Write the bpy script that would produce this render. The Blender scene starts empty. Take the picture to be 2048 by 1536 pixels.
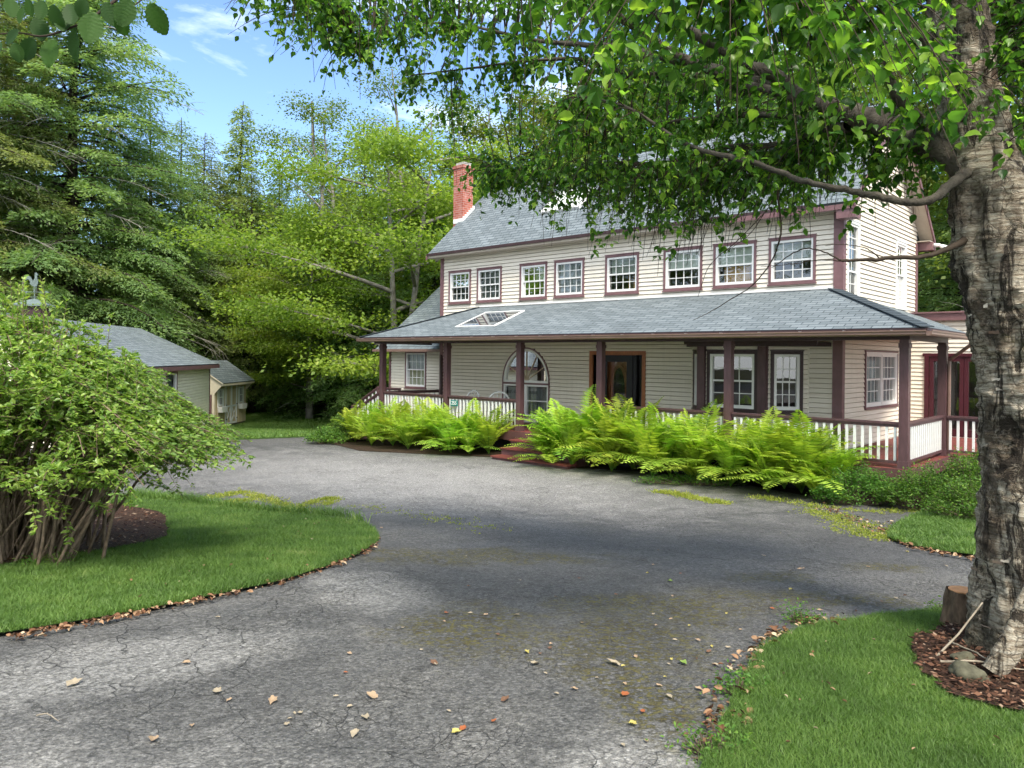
import bpy, bmesh, math, random
import numpy as np
from mathutils import Vector, Matrix, noise as mnoise
random.seed(7); rng = np.random.default_rng(7)
PI = math.pi
C = bpy.context.scene.collection
EYE = 2.45; F = 1508.0; ROLL = 0.0105

# ------------------------------------------------------------------ terrain
def sm(t):
    t = max(0.0, min(1.0, t)); return t*t*(3-2*t)
def G(Y): return .82*(1-sm((Y-2)/12)) - .9*sm((Y-20)/16)
def P(px, py, Y):                       # survey measurement -> world point at distance Y
    dx = px-1024; dy = py-716
    x = dx+dy*ROLL; y = dy-dx*ROLL
    return Vector((x/F*Y, Y, EYE-y/F*Y))

# ------------------------------------------------------------------ materials
MATS = {}
class N:
    def __init__(s, name):
        m = bpy.data.materials.new(name); m.use_nodes = True
        s.m = m; s.nt = m.node_tree; s.nodes = s.nt.nodes; s.L = s.nt.links
        s.b = s.nodes['Principled BSDF']; s.out = s.nodes['Material Output']; MATS[name] = m
    def new(s, t, **kw):
        n = s.nodes.new(t)
        for k, v in kw.items(): setattr(n, k, v)
        return n
    def link(s, a, b): s.L.new(a, b)
    def put(s, sock, v):
        if hasattr(v, 'is_output') or hasattr(v, 'links'): s.L.new(v, sock)
        elif isinstance(v, (tuple, list)) and len(v) == 3 and sock.type == 'RGBA': sock.default_value = (*v, 1)
        else: sock.default_value = v
    def coord(s, kind='Object'): return s.new('ShaderNodeTexCoord').outputs[kind]
    def pos(s): return s.new('ShaderNodeNewGeometry').outputs['Position']
    def mapping(s, vec, scale=(1,1,1), loc=(0,0,0), rot=(0,0,0)):
        n = s.new('ShaderNodeMapping'); s.link(vec, n.inputs[0])
        n.inputs['Scale'].default_value = scale; n.inputs['Location'].default_value = loc; n.inputs['Rotation'].default_value = rot
        return n.outputs[0]
    def noise(s, vec, scale, detail=4, rough=.55, dist=0):
        n = s.new('ShaderNodeTexNoise'); s.link(vec, n.inputs['Vector'])
        n.inputs['Scale'].default_value = scale; n.inputs['Detail'].default_value = detail
        n.inputs['Roughness'].default_value = rough; n.inputs['Distortion'].default_value = dist
        return n.outputs[0]
    def vor(s, vec, scale, feature='F1', out=0, rnd=1):
        n = s.new('ShaderNodeTexVoronoi', feature=feature); s.link(vec, n.inputs['Vector'])
        n.inputs['Scale'].default_value = scale; n.inputs['Randomness'].default_value = rnd
        return n.outputs[out]
    def ramp(s, fac, stops, interp='LINEAR'):
        n = s.new('ShaderNodeValToRGB'); s.link(fac, n.inputs[0]); cr = n.color_ramp; cr.interpolation = interp
        while len(cr.elements) < len(stops): cr.elements.new(.5)
        for e, (p, c) in zip(cr.elements, stops):
            e.position = p; e.color = (*c, 1) if isinstance(c, (tuple, list)) else (c, c, c, 1)
        return n.outputs[0]
    def math(s, op, a, b=0.0, clamp=False):
        n = s.new('ShaderNodeMath', operation=op, use_clamp=clamp); s.put(n.inputs[0], a); s.put(n.inputs[1], b); return n.outputs[0]
    def mix(s, f, a, b, typ='MIX'):
        n = s.new('ShaderNodeMix', data_type='RGBA', blend_type=typ)
        s.put(n.inputs[0], f); s.put(n.inputs[6], a); s.put(n.inputs[7], b); return n.outputs[2]
    def bump(s, h, strength=.5, dist=.01):
        n = s.new('ShaderNodeBump'); s.link(h, n.inputs['Height']); n.inputs['Strength'].default_value = strength
        n.inputs['Distance'].default_value = dist; s.link(n.outputs[0], s.b.inputs['Normal']); return n.outputs[0]
    def attr(s, name='v'):
        n = s.new('ShaderNodeAttribute', attribute_name=name); return n.outputs['Fac']
    def set(s, color=None, rough=None, spec=None, metal=None):
        if color is not None: s.put(s.b.inputs['Base Color'], color)
        if rough is not None: s.put(s.b.inputs['Roughness'], rough)
        if spec is not None: s.b.inputs['Specular IOR Level'].default_value = spec
        if metal is not None: s.b.inputs['Metallic'].default_value = metal

def simple(name, col, rough=.6, var=.12, scale=6, spec=.4, metal=0, bmp=0, bscale=40, stretch=(1,1,1)):
    n = N(name); v = n.mapping(n.coord(), stretch)
    f = n.noise(v, scale, 5, .6)
    d = tuple(max(0, c*(1-var*2)) for c in col); l = tuple(min(1, c*(1+var)) for c in col)
    n.set(n.ramp(f, [(.25, d), (.75, l)]), rough, spec, metal)
    if bmp: n.bump(n.noise(v, bscale, 4), bmp, .01)
    return n.m
def foliage(name, stops, rough=.5, trans=.35, spec=.35, objvar=.06, clump=.0, tcol=1.5, cs=.5):
    n = N(name); a = n.attr()
    f = a
    if clump:
        nz = n.noise(n.coord(), cs, 3, .6)
        f = n.math('ADD', n.math('MULTIPLY', a, 1-clump), n.math('MULTIPLY', n.math('MULTIPLY', n.math('SUBTRACT', nz, .28), 2.2), clump), True)
    c = n.ramp(f, stops)
    oi = n.new('ShaderNodeObjectInfo')
    hs = n.new('ShaderNodeHueSaturation'); n.link(c, hs.inputs['Color'])
    n.link(n.math('ADD', .5-objvar*.25, n.math('MULTIPLY', oi.outputs['Random'], objvar*.5)), hs.inputs['Hue'])
    n.link(n.math('ADD', 1-objvar*1.5, n.math('MULTIPLY', oi.outputs['Random'], objvar*3)), hs.inputs['Value'])
    c = hs.outputs[0]
    n.set(c, rough, spec)
    t = n.new('ShaderNodeBsdfTranslucent')
    n.link(n.mix(1.0, c, (tcol, tcol*1.05, tcol*.55), 'MULTIPLY'), t.inputs[0])
    mx = n.new('ShaderNodeMixShader'); mx.inputs[0].default_value = trans
    n.link(n.b.outputs[0], mx.inputs[1]); n.link(t.outputs[0], mx.inputs[2]); n.link(mx.outputs[0], n.out.inputs[0])
    return n.m

def mat_all():
    # siding
    n = N('siding'); p = n.coord()
    f = n.noise(n.mapping(p, (.6, .6, 9)), 2.2, 4, .6)
    c = n.ramp(f, [(.3, (.725, .65, .54)), (.7, (.81, .745, .64))])
    st = n.noise(n.mapping(p, (7, 7, .5)), 1.4, 5, .65)
    c = n.mix(n.ramp(st, [(.52, 0.0), (.8, .22)]), c, (.42, .37, .28))
    n.set(c, .5, .4)
    simple('siding_pale', (.84, .78, .64), .5, .05)
    simple('mauve', (.19, .10, .105), .5, .14, 5)
    simple('post_paint', (.105, .054, .058), .45, .16, 6, stretch=(3, 3, .6), bmp=.15)
    simple('dark_trim', (.05, .026, .028), .5, .15)
    simple('gutter', (.20, .125, .10), .35, .1, 3, .5)
    simple('white_vinyl', (.80, .79, .76), .4, .03)
    simple('white_rail', (.80, .80, .78), .5, .06, 9)
    simple('tan_muntin', (.55, .43, .30), .5, .08)
    simple('deck_red', (.19, .05, .042), .55, .22, 5, stretch=(1, 6, 1), bmp=.25)
    simple('deck_side', (.12, .055, .055), .6, .2, 4)
    simple('soffit', (.44, .38, .31), .6, .06)
    simple('door_wood', (.38, .13, .045), .35, .25, 5, .5, stretch=(8, 8, .8))
    simple('black_frame', (.012, .011, .014), .3, .1)
    simple('maroon', (.065, .013, .02), .35, .1)
    simple('metal', (.5, .5, .5), .4, .1, metal=.8)
    simple('copper_green', (.17, .22, .21), .55, .25, 30, metal=.2)
    simple('concrete', (.38, .36, .33), .85, .15, 10, bmp=.4)
    simple('shed_tan', (.62, .49, .28), .6, .08, 4, stretch=(1, 1, .4))
    simple('shed_cream', (.66, .58, .44), .6, .06)
    simple('soil', (.045, .028, .018), .95, .4, 14, .2, bmp=1, bscale=30)
    simple('stone', (.11, .105, .07), .9, .35, 14, .25, bmp=.7, bscale=25)
    simple('cut_wood', (.62, .31, .14), .8, .25, 12, .2)
    simple('twig', (.16, .12, .09), .8, .3, 20, .2)
    simple('twig_pale', (.34, .29, .22), .8, .25, 20, .2)
    simple('orange_panel', (.75, .38, .08), .6, .1)
    simple('floor_dark', (.06, .05, .045), .8, .1)
    # curtains
    n = N('curtain'); w = n.noise(n.mapping(n.coord(), (14, 14, .4)), 2, 3)
    n.set(n.ramp(w, [(.3, (.40, .43, .45)), (.7, (.78, .80, .80))]), .9, .1)
    simple('blind', (.62, .66, .60), .8, .06)
    simple('blind_grey', (.30, .32, .31), .8, .1)
    # glass
    n = N('glass')
    tr = n.new('ShaderNodeBsdfTransparent'); tr.inputs[0].default_value = (.82, .86, .85, 1)
    gl = n.new('ShaderNodeBsdfGlossy'); gl.inputs['Roughness'].default_value = .015
    lw = n.new('ShaderNodeFresnel'); lw.inputs[0].default_value = 1.52
    f = n.math('ADD', n.math('MULTIPLY', lw.outputs[0], 1.1), .10, True)
    bp = n.new('ShaderNodeBump'); bp.inputs['Strength'].default_value = .04; bp.inputs['Distance'].default_value = .02
    n.link(n.noise(n.coord(), 2.5, 1), bp.inputs['Height']); n.link(bp.outputs[0], gl.inputs['Normal'])
    mx = n.new('ShaderNodeMixShader'); n.link(f, mx.inputs[0]); n.link(tr.outputs[0], mx.inputs[1]); n.link(gl.outputs[0], mx.inputs[2])
    n.link(mx.outputs[0], n.out.inputs[0])
    n = N('skylight_glass')
    n.set((.25, .28, .3), .02, 1.0, .85)
    # shingles (UV in metres)
    n = N('shingles'); uv = n.coord('UV')
    br = n.new('ShaderNodeTexBrick'); n.link(uv, br.inputs[0])
    br.offset = .5; br.offset_frequency = 2; br.squash = 1
    for k, v in (('Scale', 1), ('Brick Width', .33), ('Row Height', .14), ('Mortar Size', .011), ('Mortar Smooth', .2), ('Bias', -.1)): br.inputs[k].default_value = v
    br.inputs['Color1'].default_value = (.12, .142, .152, 1); br.inputs['Color2'].default_value = (.18, .208, .222, 1); br.inputs['Mortar'].default_value = (.045, .058, .068, 1)
    g = n.noise(uv, 90, 2); c = n.mix(.5, br.outputs[0], n.ramp(g, [(.35, .35), (.65, .75)]), 'OVERLAY')
    big = n.noise(uv, .7, 4); c = n.mix(.2, c, n.ramp(big, [(.35, .32), (.65, .68)]), 'OVERLAY')
    n.set(c, .9, .25)
    # saw-tooth course height for bump
    sp = n.new('ShaderNodeSeparateXYZ'); n.link(uv, sp.inputs[0])
    fr = n.math('FRACT', n.math('DIVIDE', sp.outputs[1], .14))
    h = n.math('SUBTRACT', n.math('SUBTRACT', 1.0, fr), n.math('MULTIPLY', br.outputs['Fac'], .6))
    n.bump(h, .9, .012)
    # red brick
    n = N('brick'); p = n.coord(); 
    sx = n.new('ShaderNodeSeparateXYZ'); n.link(p, sx.inputs[0]); cb = n.new('ShaderNodeCombineXYZ')
    n.link(n.math('ADD', sx.outputs[0], sx.outputs[1]), cb.inputs[0]); n.link(sx.outputs[2], cb.inputs[1])
    br = n.new('ShaderNodeTexBrick'); n.link(cb.outputs[0], br.inputs[0])
    for k, v in (('Scale', 1), ('Brick Width', .21), ('Row Height', .075), ('Mortar Size', .006)): br.inputs[k].default_value = v
    br.inputs['Color1'].default_value = (.30, .075, .05, 1); br.inputs['Color2'].default_value = (.42, .13, .09, 1); br.inputs['Mortar'].default_value = (.42, .30, .27, 1)
    nz = n.noise(p, 4, 4); n.set(n.mix(n.ramp(nz, [(.5, 0.0), (.75, .5)]), br.outputs[0], (.50, .34, .30)), .9, .2)
    # asphalt
    n = N('asphalt'); p = n.pos()
    big = n.noise(p, .45, 5, .6, .6); mid = n.noise(p, 2.2, 6, .68, .3); fine = n.noise(p, 34, 6, .9); grit = n.vor(p, 55)
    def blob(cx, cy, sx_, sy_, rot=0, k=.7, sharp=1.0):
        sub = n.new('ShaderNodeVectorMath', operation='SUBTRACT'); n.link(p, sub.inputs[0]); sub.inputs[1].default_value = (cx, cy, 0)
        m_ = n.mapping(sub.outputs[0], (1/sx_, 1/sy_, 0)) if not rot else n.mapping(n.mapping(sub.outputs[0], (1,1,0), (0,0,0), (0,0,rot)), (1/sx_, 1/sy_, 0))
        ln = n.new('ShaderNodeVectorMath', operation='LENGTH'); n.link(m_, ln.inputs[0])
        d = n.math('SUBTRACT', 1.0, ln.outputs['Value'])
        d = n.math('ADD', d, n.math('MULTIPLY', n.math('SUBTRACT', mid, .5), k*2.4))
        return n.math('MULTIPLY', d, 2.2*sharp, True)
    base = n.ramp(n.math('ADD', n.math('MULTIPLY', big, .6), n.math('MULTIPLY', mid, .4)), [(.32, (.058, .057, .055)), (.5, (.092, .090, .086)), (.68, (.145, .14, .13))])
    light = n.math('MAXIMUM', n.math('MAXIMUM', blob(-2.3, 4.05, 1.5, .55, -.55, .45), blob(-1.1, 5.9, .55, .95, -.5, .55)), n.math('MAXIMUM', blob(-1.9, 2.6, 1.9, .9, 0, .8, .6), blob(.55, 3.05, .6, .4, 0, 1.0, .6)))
    far = blob(-2.0, 15.2, 7.5, 4.2, .55, .45, .6)  # sunlight on the far drive, painted in as a paler patch
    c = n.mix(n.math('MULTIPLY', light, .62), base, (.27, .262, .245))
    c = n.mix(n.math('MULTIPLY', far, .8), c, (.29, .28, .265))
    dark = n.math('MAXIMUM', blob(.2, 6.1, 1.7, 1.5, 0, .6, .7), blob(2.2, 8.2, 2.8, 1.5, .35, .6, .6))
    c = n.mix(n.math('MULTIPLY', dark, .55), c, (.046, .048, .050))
    c = n.mix(.95, c, n.ramp(fine, [(.36, .12), (.64, .88)]), 'OVERLAY')
    c = n.mix(n.ramp(grit, [(.0, .6), (.25, 0.0)]), c, (.36, .35, .32))
    c1 = n.vor(p, 62, 'F1', 1); c2 = n.vor(p, 24, 'F1', 1)
    c = n.mix(.38, c, n.ramp(c1, [(.1, .15), (.9, .85)]), 'OVERLAY'); c = n.mix(.28, c, n.ramp(c2, [(.1, .2), (.9, .8)]), 'OVERLAY')
    # cracks
    wp = n.new('ShaderNodeVectorMath', operation='ADD'); n.link(p, wp.inputs[0])
    nn = n.new('ShaderNodeTexNoise'); n.link(p, nn.inputs['Vector']); nn.inputs['Scale'].default_value = 3; nn.inputs['Detail'].default_value = 5
    sc = n.new('ShaderNodeVectorMath', operation='SCALE'); n.link(nn.outputs['Color'], sc.inputs[0]); sc.inputs['Scale'].default_value = .35; n.link(sc.outputs[0], wp.inputs[1])
    e1 = n.vor(wp.outputs[0], 2.6, 'DISTANCE_TO_EDGE'); e2 = n.vor(wp.outputs[0], 13, 'DISTANCE_TO_EDGE')
    reg = n.ramp(n.noise(p, .55, 3), [(.42, 0.0), (.6, 1.0)])
    cr = n.math('MAXIMUM', n.math('MULTIPLY', n.ramp(e1, [(0, 1.0), (.012, 0.0)]), n.math('MULTIPLY', reg, .8)), n.math('MULTIPLY', n.ramp(e2, [(0, 1.0), (.05, 0.0)]), n.math('MULTIPLY', n.ramp(n.noise(p, 1.1, 3), [(.5, 0.0), (.62, .8)]), .6)))
    c = n.mix(n.math('MULTIPLY', cr, .85), c, (.02, .02, .018))
    # moss
    ms = None
    for a in [(.75, 4.6, .55, .9, 0), (2.3, 5.8, 1.0, .32, .15), (-.2, 4.9, .6, .7, 0), (1.1, 5.4, .9, .6, 0), (2.3, 6.6, .5, .3, 0), (.7, 3.7, .3, .5, 0), (-.4, 7.6, 1.6, .6, 0), (3.6, 7.2, .5, .3, 0)]:
        b_ = blob(*a, .95, .8); ms = b_ if ms is None else n.math('MAXIMUM', ms, b_)
    mn = n.ramp(n.noise(p, 26, 4, .75), [(.47, 0.0), (.56, 1.0)])
    msk = n.math('MULTIPLY', ms, mn)
    c = n.mix(msk, c, n.ramp(n.noise(p, 9, 3), [(.35, (.06, .05, .02)), (.65, (.14, .125, .035))]))
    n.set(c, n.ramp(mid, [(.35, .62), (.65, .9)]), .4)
    h = n.math('SUBTRACT', n.math('ADD', n.math('ADD', n.math('MULTIPLY', fine, .5), n.math('MULTIPLY', grit, .8)), n.math('MULTIPLY', msk, .8)), n.math('MULTIPLY', cr, 1.6))
    n.bump(h, .9, .012)
    # lawn soil under blades
    n = N('lawn'); p = n.pos(); f = n.noise(p, 3, 6, .7); f2 = n.noise(p, 45, 4, .8)
    c = n.ramp(n.math('ADD', n.math('MULTIPLY', f, .5), n.math('MULTIPLY', f2, .5)), [(.35, (.028, .05, .012)), (.5, (.055, .105, .022)), (.66, (.10, .16, .04))])
    n.set(c, .95, .15); n.bump(f2, 1, .04)
    n = N('forest_floor'); p = n.pos(); f = n.noise(p, 2, 6, .7)
    n.set(n.ramp(f, [(.35, (.02, .022, .01)), (.65, (.06, .06, .025))]), .95, .1); n.bump(n.noise(p, 20, 4), 1, .05)
    n = N('mulch'); p = n.pos(); f = n.noise(n.mapping(p, (1, 2.2, 1), rot=(0, 0, .5)), 26, 5, .75); f3 = n.noise(p, 3, 3)
    n.set(n.ramp(f, [(.34, (.012, .007, .005)), (.5, (.055, .030, .019)), (.68, (.15, .085, .055))]), .9, .2); n.bump(f, 1, .03)
    n = N('chips'); a = n.attr(); n.set(n.ramp(a, [(0, (.025, .012, .008)), (.55, (.09, .042, .025)), (.85, (.20, .10, .06)), (1, (.36, .27, .19))]), .85, .2)
    n = N('litter'); a = n.attr(); n.set(n.ramp(a, [(0, (.05, .025, .015)), (.45, (.17, .08, .04)), (.8, (.34, .21, .12)), (1, (.52, .42, .28))]), .7, .25)
    for nm, cc in (('leaf_tan', (.38, .27, .17)), ('leaf_pale', (.36, .30, .21)), ('leaf_rust', (.36, .11, .035)), ('leaf_brown', (.17, .09, .05)), ('leaf_yellow', (.42, .36, .10)), ('leaf_green', (.20, .30, .06))):
        simple(nm, cc, .6, .25, 30)
    # birch bark
    n = N('birch_bark'); p = n.coord(); q = n.mapping(p, (1, 1, 2.6))
    big = n.noise(n.mapping(p, (1, 1, .6)), 2.6, 5, .65, .4); strk = n.noise(n.mapping(p, (1.2, 1.2, 9)), 7, 5, .7, .5); fn = n.noise(q, 26, 5, .75)
    wq = n.new('ShaderNodeVectorMath', operation='ADD'); n.link(p, wq.inputs[0]); nq = n.new('ShaderNodeTexNoise'); n.link(p, nq.inputs['Vector']); nq.inputs['Scale'].default_value = 5; nq.inputs['Detail'].default_value = 4; sq = n.new('ShaderNodeVectorMath', operation='SCALE'); n.link(nq.outputs['Color'], sq.inputs[0]); sq.inputs['Scale'].default_value = .55; n.link(sq.outputs[0], wq.inputs[1])
    pl = n.vor(n.mapping(wq.outputs[0], (1, 1, .55)), 7, 'DISTANCE_TO_EDGE')
    c = n.ramp(strk, [(.26, (.035, .024, .016)), (.35, (.20, .15, .10)), (.45, (.42, .35, .26)), (.58, (.66, .59, .47)), (.72, (.78, .73, .63))])
    c = n.mix(n.ramp(big, [(.52, 0.0), (.60, .85)]), c, n.ramp(fn, [(.35, (.025, .017, .011)), (.62, (.17, .125, .085))]))
    c = n.mix(n.ramp(pl, [(.0, .55), (.06, 0.0)]), c, (.05, .038, .03))
    vf = n.noise(n.mapping(p, (1, 1, .22)), 8, 6, .75, 1.2); c = n.mix(n.ramp(vf, [(.52, 0.0), (.58, .92)]), c, (.03, .022, .016))
    c = n.mix(n.ramp(n.noise(p, 1.7, 3), [(.60, 0.0), (.70, .45)]), c, (.22, .10, .055))
    z = n.new('ShaderNodeSeparateXYZ'); n.link(p, z.inputs[0])
    low = n.ramp(n.math('ADD', z.outputs[2], n.math('MULTIPLY', big, .35)), [(.38, 1.0), (.62, 0.0)])
    c = n.mix(n.math('MULTIPLY', low, .9), c, n.ramp(fn, [(.35, (.03, .024, .016)), (.52, (.14, .12, .08)), (.7, (.30, .28, .20))]))
    mo = n.ramp(n.math('MULTIPLY', n.noise(p, 5, 5, .7), n.ramp(n.math('ABSOLUTE', n.math('SUBTRACT', z.outputs[2], 1.95)), [(0, 1.0), (.5, .55)])), [(.5, 0.0), (.62, .8)])
    c = n.mix(mo, c, (.075, .075, .02))
    n.set(c, .8, .25)
    n.bump(n.math('ADD', n.math('MULTIPLY', n.math('SUBTRACT', strk, n.ramp(vf, [(.5, 0.0), (.62, 1.0)])), .9), n.math('ADD', n.math('MULTIPLY', fn, .6), n.math('MULTIPLY', n.ramp(pl, [(0, 0.0), (.07, 1.0)]), .25))), 1.0, .06)
    n = N('peel'); a = n.attr(); n.set(n.ramp(a, [(0, (.10, .06, .04)), (.5, (.28, .22, .17)), (1, (.52, .47, .39))]), .6, .3)
    simple('branch_bark', (.085, .074, .058), .85, .35, 16, .25, bmp=.8, bscale=60)
    simple('twig_dark', (.045, .032, .022), .8, .2, 12, .25)
    simple('shrub_stem', (.20, .145, .10), .8, .35, 14, .25, bmp=.5, bscale=50)
    simple('stump_bark', (.115, .082, .055), .9, .55, 22, .2, bmp=1, bscale=50, stretch=(1, 1, .35))
    simple('bark_dark', (.055, .043, .034), .9, .35, 3, .2, bmp=1, bscale=12)
    simple('bark_grey', (.26, .24, .21), .9, .35, 3, .2, bmp=1, bscale=12)
    simple('branch_dead', (.33, .31, .27), .9, .2, 6, .2)
    # foliage
    foliage('birch_leaf', [(0, (.025, .075, .013)), (.42, (.065, .155, .022)), (.8, (.14, .27, .035)), (1, (.25, .38, .05))], .36, .5, .45, .0, tcol=2.1)
    foliage('cherry_leaf', [(0, (.022, .062, .013)), (1, (.06, .14, .022))], .55, .4, .3, 0, tcol=1.9)
    foliage('hemlock', [(0, (.065, .115, .045)), (.5, (.17, .24, .09)), (.85, (.31, .37, .14)), (1, (.40, .34, .17))], .55, .48, .3, .12, .5, 1.7, .35)
    foliage('maple_leaf', [(0, (.06, .12, .02)), (.5, (.17, .25, .035)), (.85, (.33, .40, .06)), (1, (.46, .46, .08))], .5, .45, .3, .08, .45, 1.7, .4)
    foliage('broad_leaf', [(0, (.05, .10, .02)), (.5, (.12, .20, .03)), (1, (.24, .33, .055))], .5, .4, .3, .14, .45, 1.6, .35)
    foliage('shrub_leaf', [(0, (.055, .12, .025)), (.4, (.16, .27, .05)), (.8, (.32, .43, .085)), (1, (.48, .52, .11))], .38, .38, .5, 0, .25, 1.7, 1.2)
    foliage('fern_leaf', [(0, (.12, .24, .035)), (.5, (.32, .44, .05)), (.93, (.54, .64, .11)), (1, (.42, .30, .10))], .5, .45, .3, .08, .15, 1.6, 1.0)
    foliage('groundcover', [(0, (.04, .10, .015)), (.6, (.10, .21, .03)), (1, (.22, .33, .05))], .5, .35, .35, .05, .3, 1.6, 2)
    foliage('grass', [(0, (.06, .11, .025)), (.5, (.115, .21, .045)), (.82, (.18, .28, .065)), (.92, (.34, .35, .15)), (1, (.48, .42, .26))], .5, .35, .35, 0, .6, 1.6, 2.2)
    foliage('weed', [(0, (.14, .20, .03)), (.6, (.30, .34, .05)), (1, (.48, .44, .12))], .5, .35, .3, 0, .2, 1.5, 2)
mat_all()
MT = MATS

# ------------------------------------------------------------------ object helpers
def tag(o, label=None, cat=None, group=None, kind=None):
    if label: o['label'] = label
    if cat: o['category'] = cat
    if group: o['group'] = group
    if kind: o['kind'] = kind
    return o
def empty(name, loc=(0,0,0), rz=0):
    o = bpy.data.objects.new(name, None); C.objects.link(o); o.location = loc; o.rotation_euler = (0,0,rz); o.empty_display_size = .1
    return o
def link(name, me, parent=None, loc=None, mat=None):
    o = bpy.data.objects.new(name, me); C.objects.link(o)
    if parent is not None: o.parent = parent
    if loc is not None: o.location = loc
    return o
def np_mesh(name, V, Fa, mat, vals=None, smooth=False, uv=None):
    me = bpy.data.meshes.new(name)
    V = np.asarray(V, dtype=np.float32); Fa = np.asarray(Fa, dtype=np.int32)
    nf, k = Fa.shape
    me.vertices.add(len(V)); me.vertices.foreach_set('co', V.ravel())
    me.loops.add(nf*k); me.loops.foreach_set('vertex_index', Fa.ravel())
    me.polygons.add(nf); me.polygons.foreach_set('loop_start', np.arange(0, nf*k, k, dtype=np.int32))
    me.update(calc_edges=True)
    if smooth: me.polygons.foreach_set('use_smooth', np.ones(nf, dtype=bool))
    if vals is not None:
        a = me.attributes.new('v', 'FLOAT', 'FACE'); a.data.foreach_set('value', np.asarray(vals, dtype=np.float32))
    me.materials.append(MT[mat]); me.validate()
    return me
class MB:
    def __init__(s, T=None): s.v = []; s.f = []; s.T = T; s.uv = []
    def pt(s, p): s.v.append(tuple(s.T(*p)) if s.T else tuple(p)); return len(s.v)-1
    def poly(s, pts, uv=None):
        s.f.append([s.pt(p) for p in pts]); s.uv.append(uv or [(0,0)]*len(pts))
    def box(s, a, b, c, d, e, f):
        a, b = min(a,b), max(a,b); c, d = min(c,d), max(c,d); e, f = min(e,f), max(e,f)
        i = [s.pt(p) for p in ((a,c,e),(b,c,e),(b,d,e),(a,d,e),(a,c,f),(b,c,f),(b,d,f),(a,d,f))]
        for q in ((0,3,2,1),(4,5,6,7),(0,1,5,4),(1,2,6,5),(2,3,7,6),(3,0,4,7)):
            s.f.append([i[k] for k in q]); s.uv.append([(0,0)]*4)
    def beam(s, p, q, w, h=None, up=(0,0,1)):
        h = h or w; p = Vector(p); q = Vector(q); d = (q-p).normalized(); u = Vector(up)
        if abs(d.dot(u)) > .98: u = Vector((1,0,0))
        a = d.cross(u).normalized()*w/2; b = a.normalized().cross(d).normalized()*h/2
        i = [s.pt(x) for x in (p-a-b, p+a-b, p+a+b, p-a+b, q-a-b, q+a-b, q+a+b, q-a+b)]
        for k in ((0,3,2,1),(4,5,6,7),(0,1,5,4),(1,2,6,5),(2,3,7,6),(3,0,4,7)):
            s.f.append([i[j] for j in k]); s.uv.append([(0,0)]*4)
    def prism(s, pts, d):               # polygon extruded by vector d
        n = len(pts); a = [s.pt(p) for p in pts]; b = [s.pt(tuple(p[k]+d[k] for k in range(3))) for p in pts]
        s.f.append(a[::-1]); s.f.append(b); s.uv += [[(0,0)]*n]*2
        for i in range(n): s.f.append([a[i], a[(i+1)%n], b[(i+1)%n], b[i]]); s.uv.append([(0,0)]*4)
    def tube(s, pts, r, n=8, cap=True):
        V, Fq = tube_np([tuple(p) for p in pts], r, n); o = len(s.v)
        for p in V: s.pt(p)
        for q in Fq: s.f.append([o+int(k) for k in q]); s.uv.append([(0,0)]*4)
        if cap:
            s.f.append([o+k for k in range(n)][::-1]); s.uv.append([(0,0)]*n)
            m = len(V)-n; s.f.append([o+m+k for k in range(n)]); s.uv.append([(0,0)]*n)
    def build(s, name, mat, parent=None, loc=None, smooth=False):
        me = bpy.data.meshes.new(name); me.from_pydata(s.v, [], s.f)
        ul = me.uv_layers.new(name='UVMap'); k = 0
        for f, u in zip(s.f, s.uv):
            for j in range(len(f)): ul.data[k].uv = u[j]; k += 1
        bm = bmesh.new(); bm.from_mesh(me); bmesh.ops.recalc_face_normals(bm, faces=bm.faces); bm.to_mesh(me); bm.free()
        if smooth: me.polygons.foreach_set('use_smooth', [True]*len(me.polygons))
        me.materials.append(MT[mat])
        return link(name, me, parent, loc)
def tube_np(pts, r, n=6):
    pts = np.array(pts, float); m = len(pts)
    r = np.full(m, r) if np.isscalar(r) else np.asarray(r, float)
    d = np.gradient(pts, axis=0); d /= np.linalg.norm(d, axis=1)[:, None]+1e-9
    up = np.array([0, 0, 1.0]) if abs(d[0, 2]) < .9 else np.array([1.0, 0, 0])
    V = []
    a = np.cross(d[0], up); a /= np.linalg.norm(a)
    th = np.linspace(0, 2*PI, n, endpoint=False)
    for i in range(m):
        a = a-d[i]*a.dot(d[i]); a /= np.linalg.norm(a)+1e-9; b = np.cross(d[i], a)
        V.append(pts[i]+r[i]*(np.cos(th)[:, None]*a+np.sin(th)[:, None]*b))
    V = np.concatenate(V); F_ = []
    k = np.arange(n); k2 = (k+1) % n
    for i in range(m-1): F_.append(np.stack([i*n+k, i*n+k2, (i+1)*n+k2, (i+1)*n+k], 1))
    return V, np.concatenate(F_)
class TB:                               # gathers tubes into one mesh
    def __init__(s): s.V = []; s.F = []; s.n = 0
    def add(s, pts, r, n=6):
        V, F_ = tube_np(pts, r, n); s.V.append(V); s.F.append(F_+s.n); s.n += len(V)
    def mesh(s, name, mat, smooth=True): return np_mesh(name, np.concatenate(s.V), np.concatenate(s.F), mat, smooth=smooth)
def nrm(a): return a/(np.linalg.norm(a, axis=-1, keepdims=True)+1e-9)
def sprays(p, d, n, ln, w, v=None):     # pointed diamond blades; p,d,n arrays (k,3)
    p = np.asarray(p); d = nrm(np.asarray(d)); s = nrm(np.cross(d, n)); k = len(p)
    ln = np.broadcast_to(ln, (k,))[:, None]; w = np.broadcast_to(w, (k,))[:, None]
    V = np.stack([p, p+d*ln*.45+s*w*.5, p+d*ln, p+d*ln*.45-s*w*.5], 1).reshape(-1, 3)
    F_ = np.arange(4*k).reshape(k, 4)
    return V, F_
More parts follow.
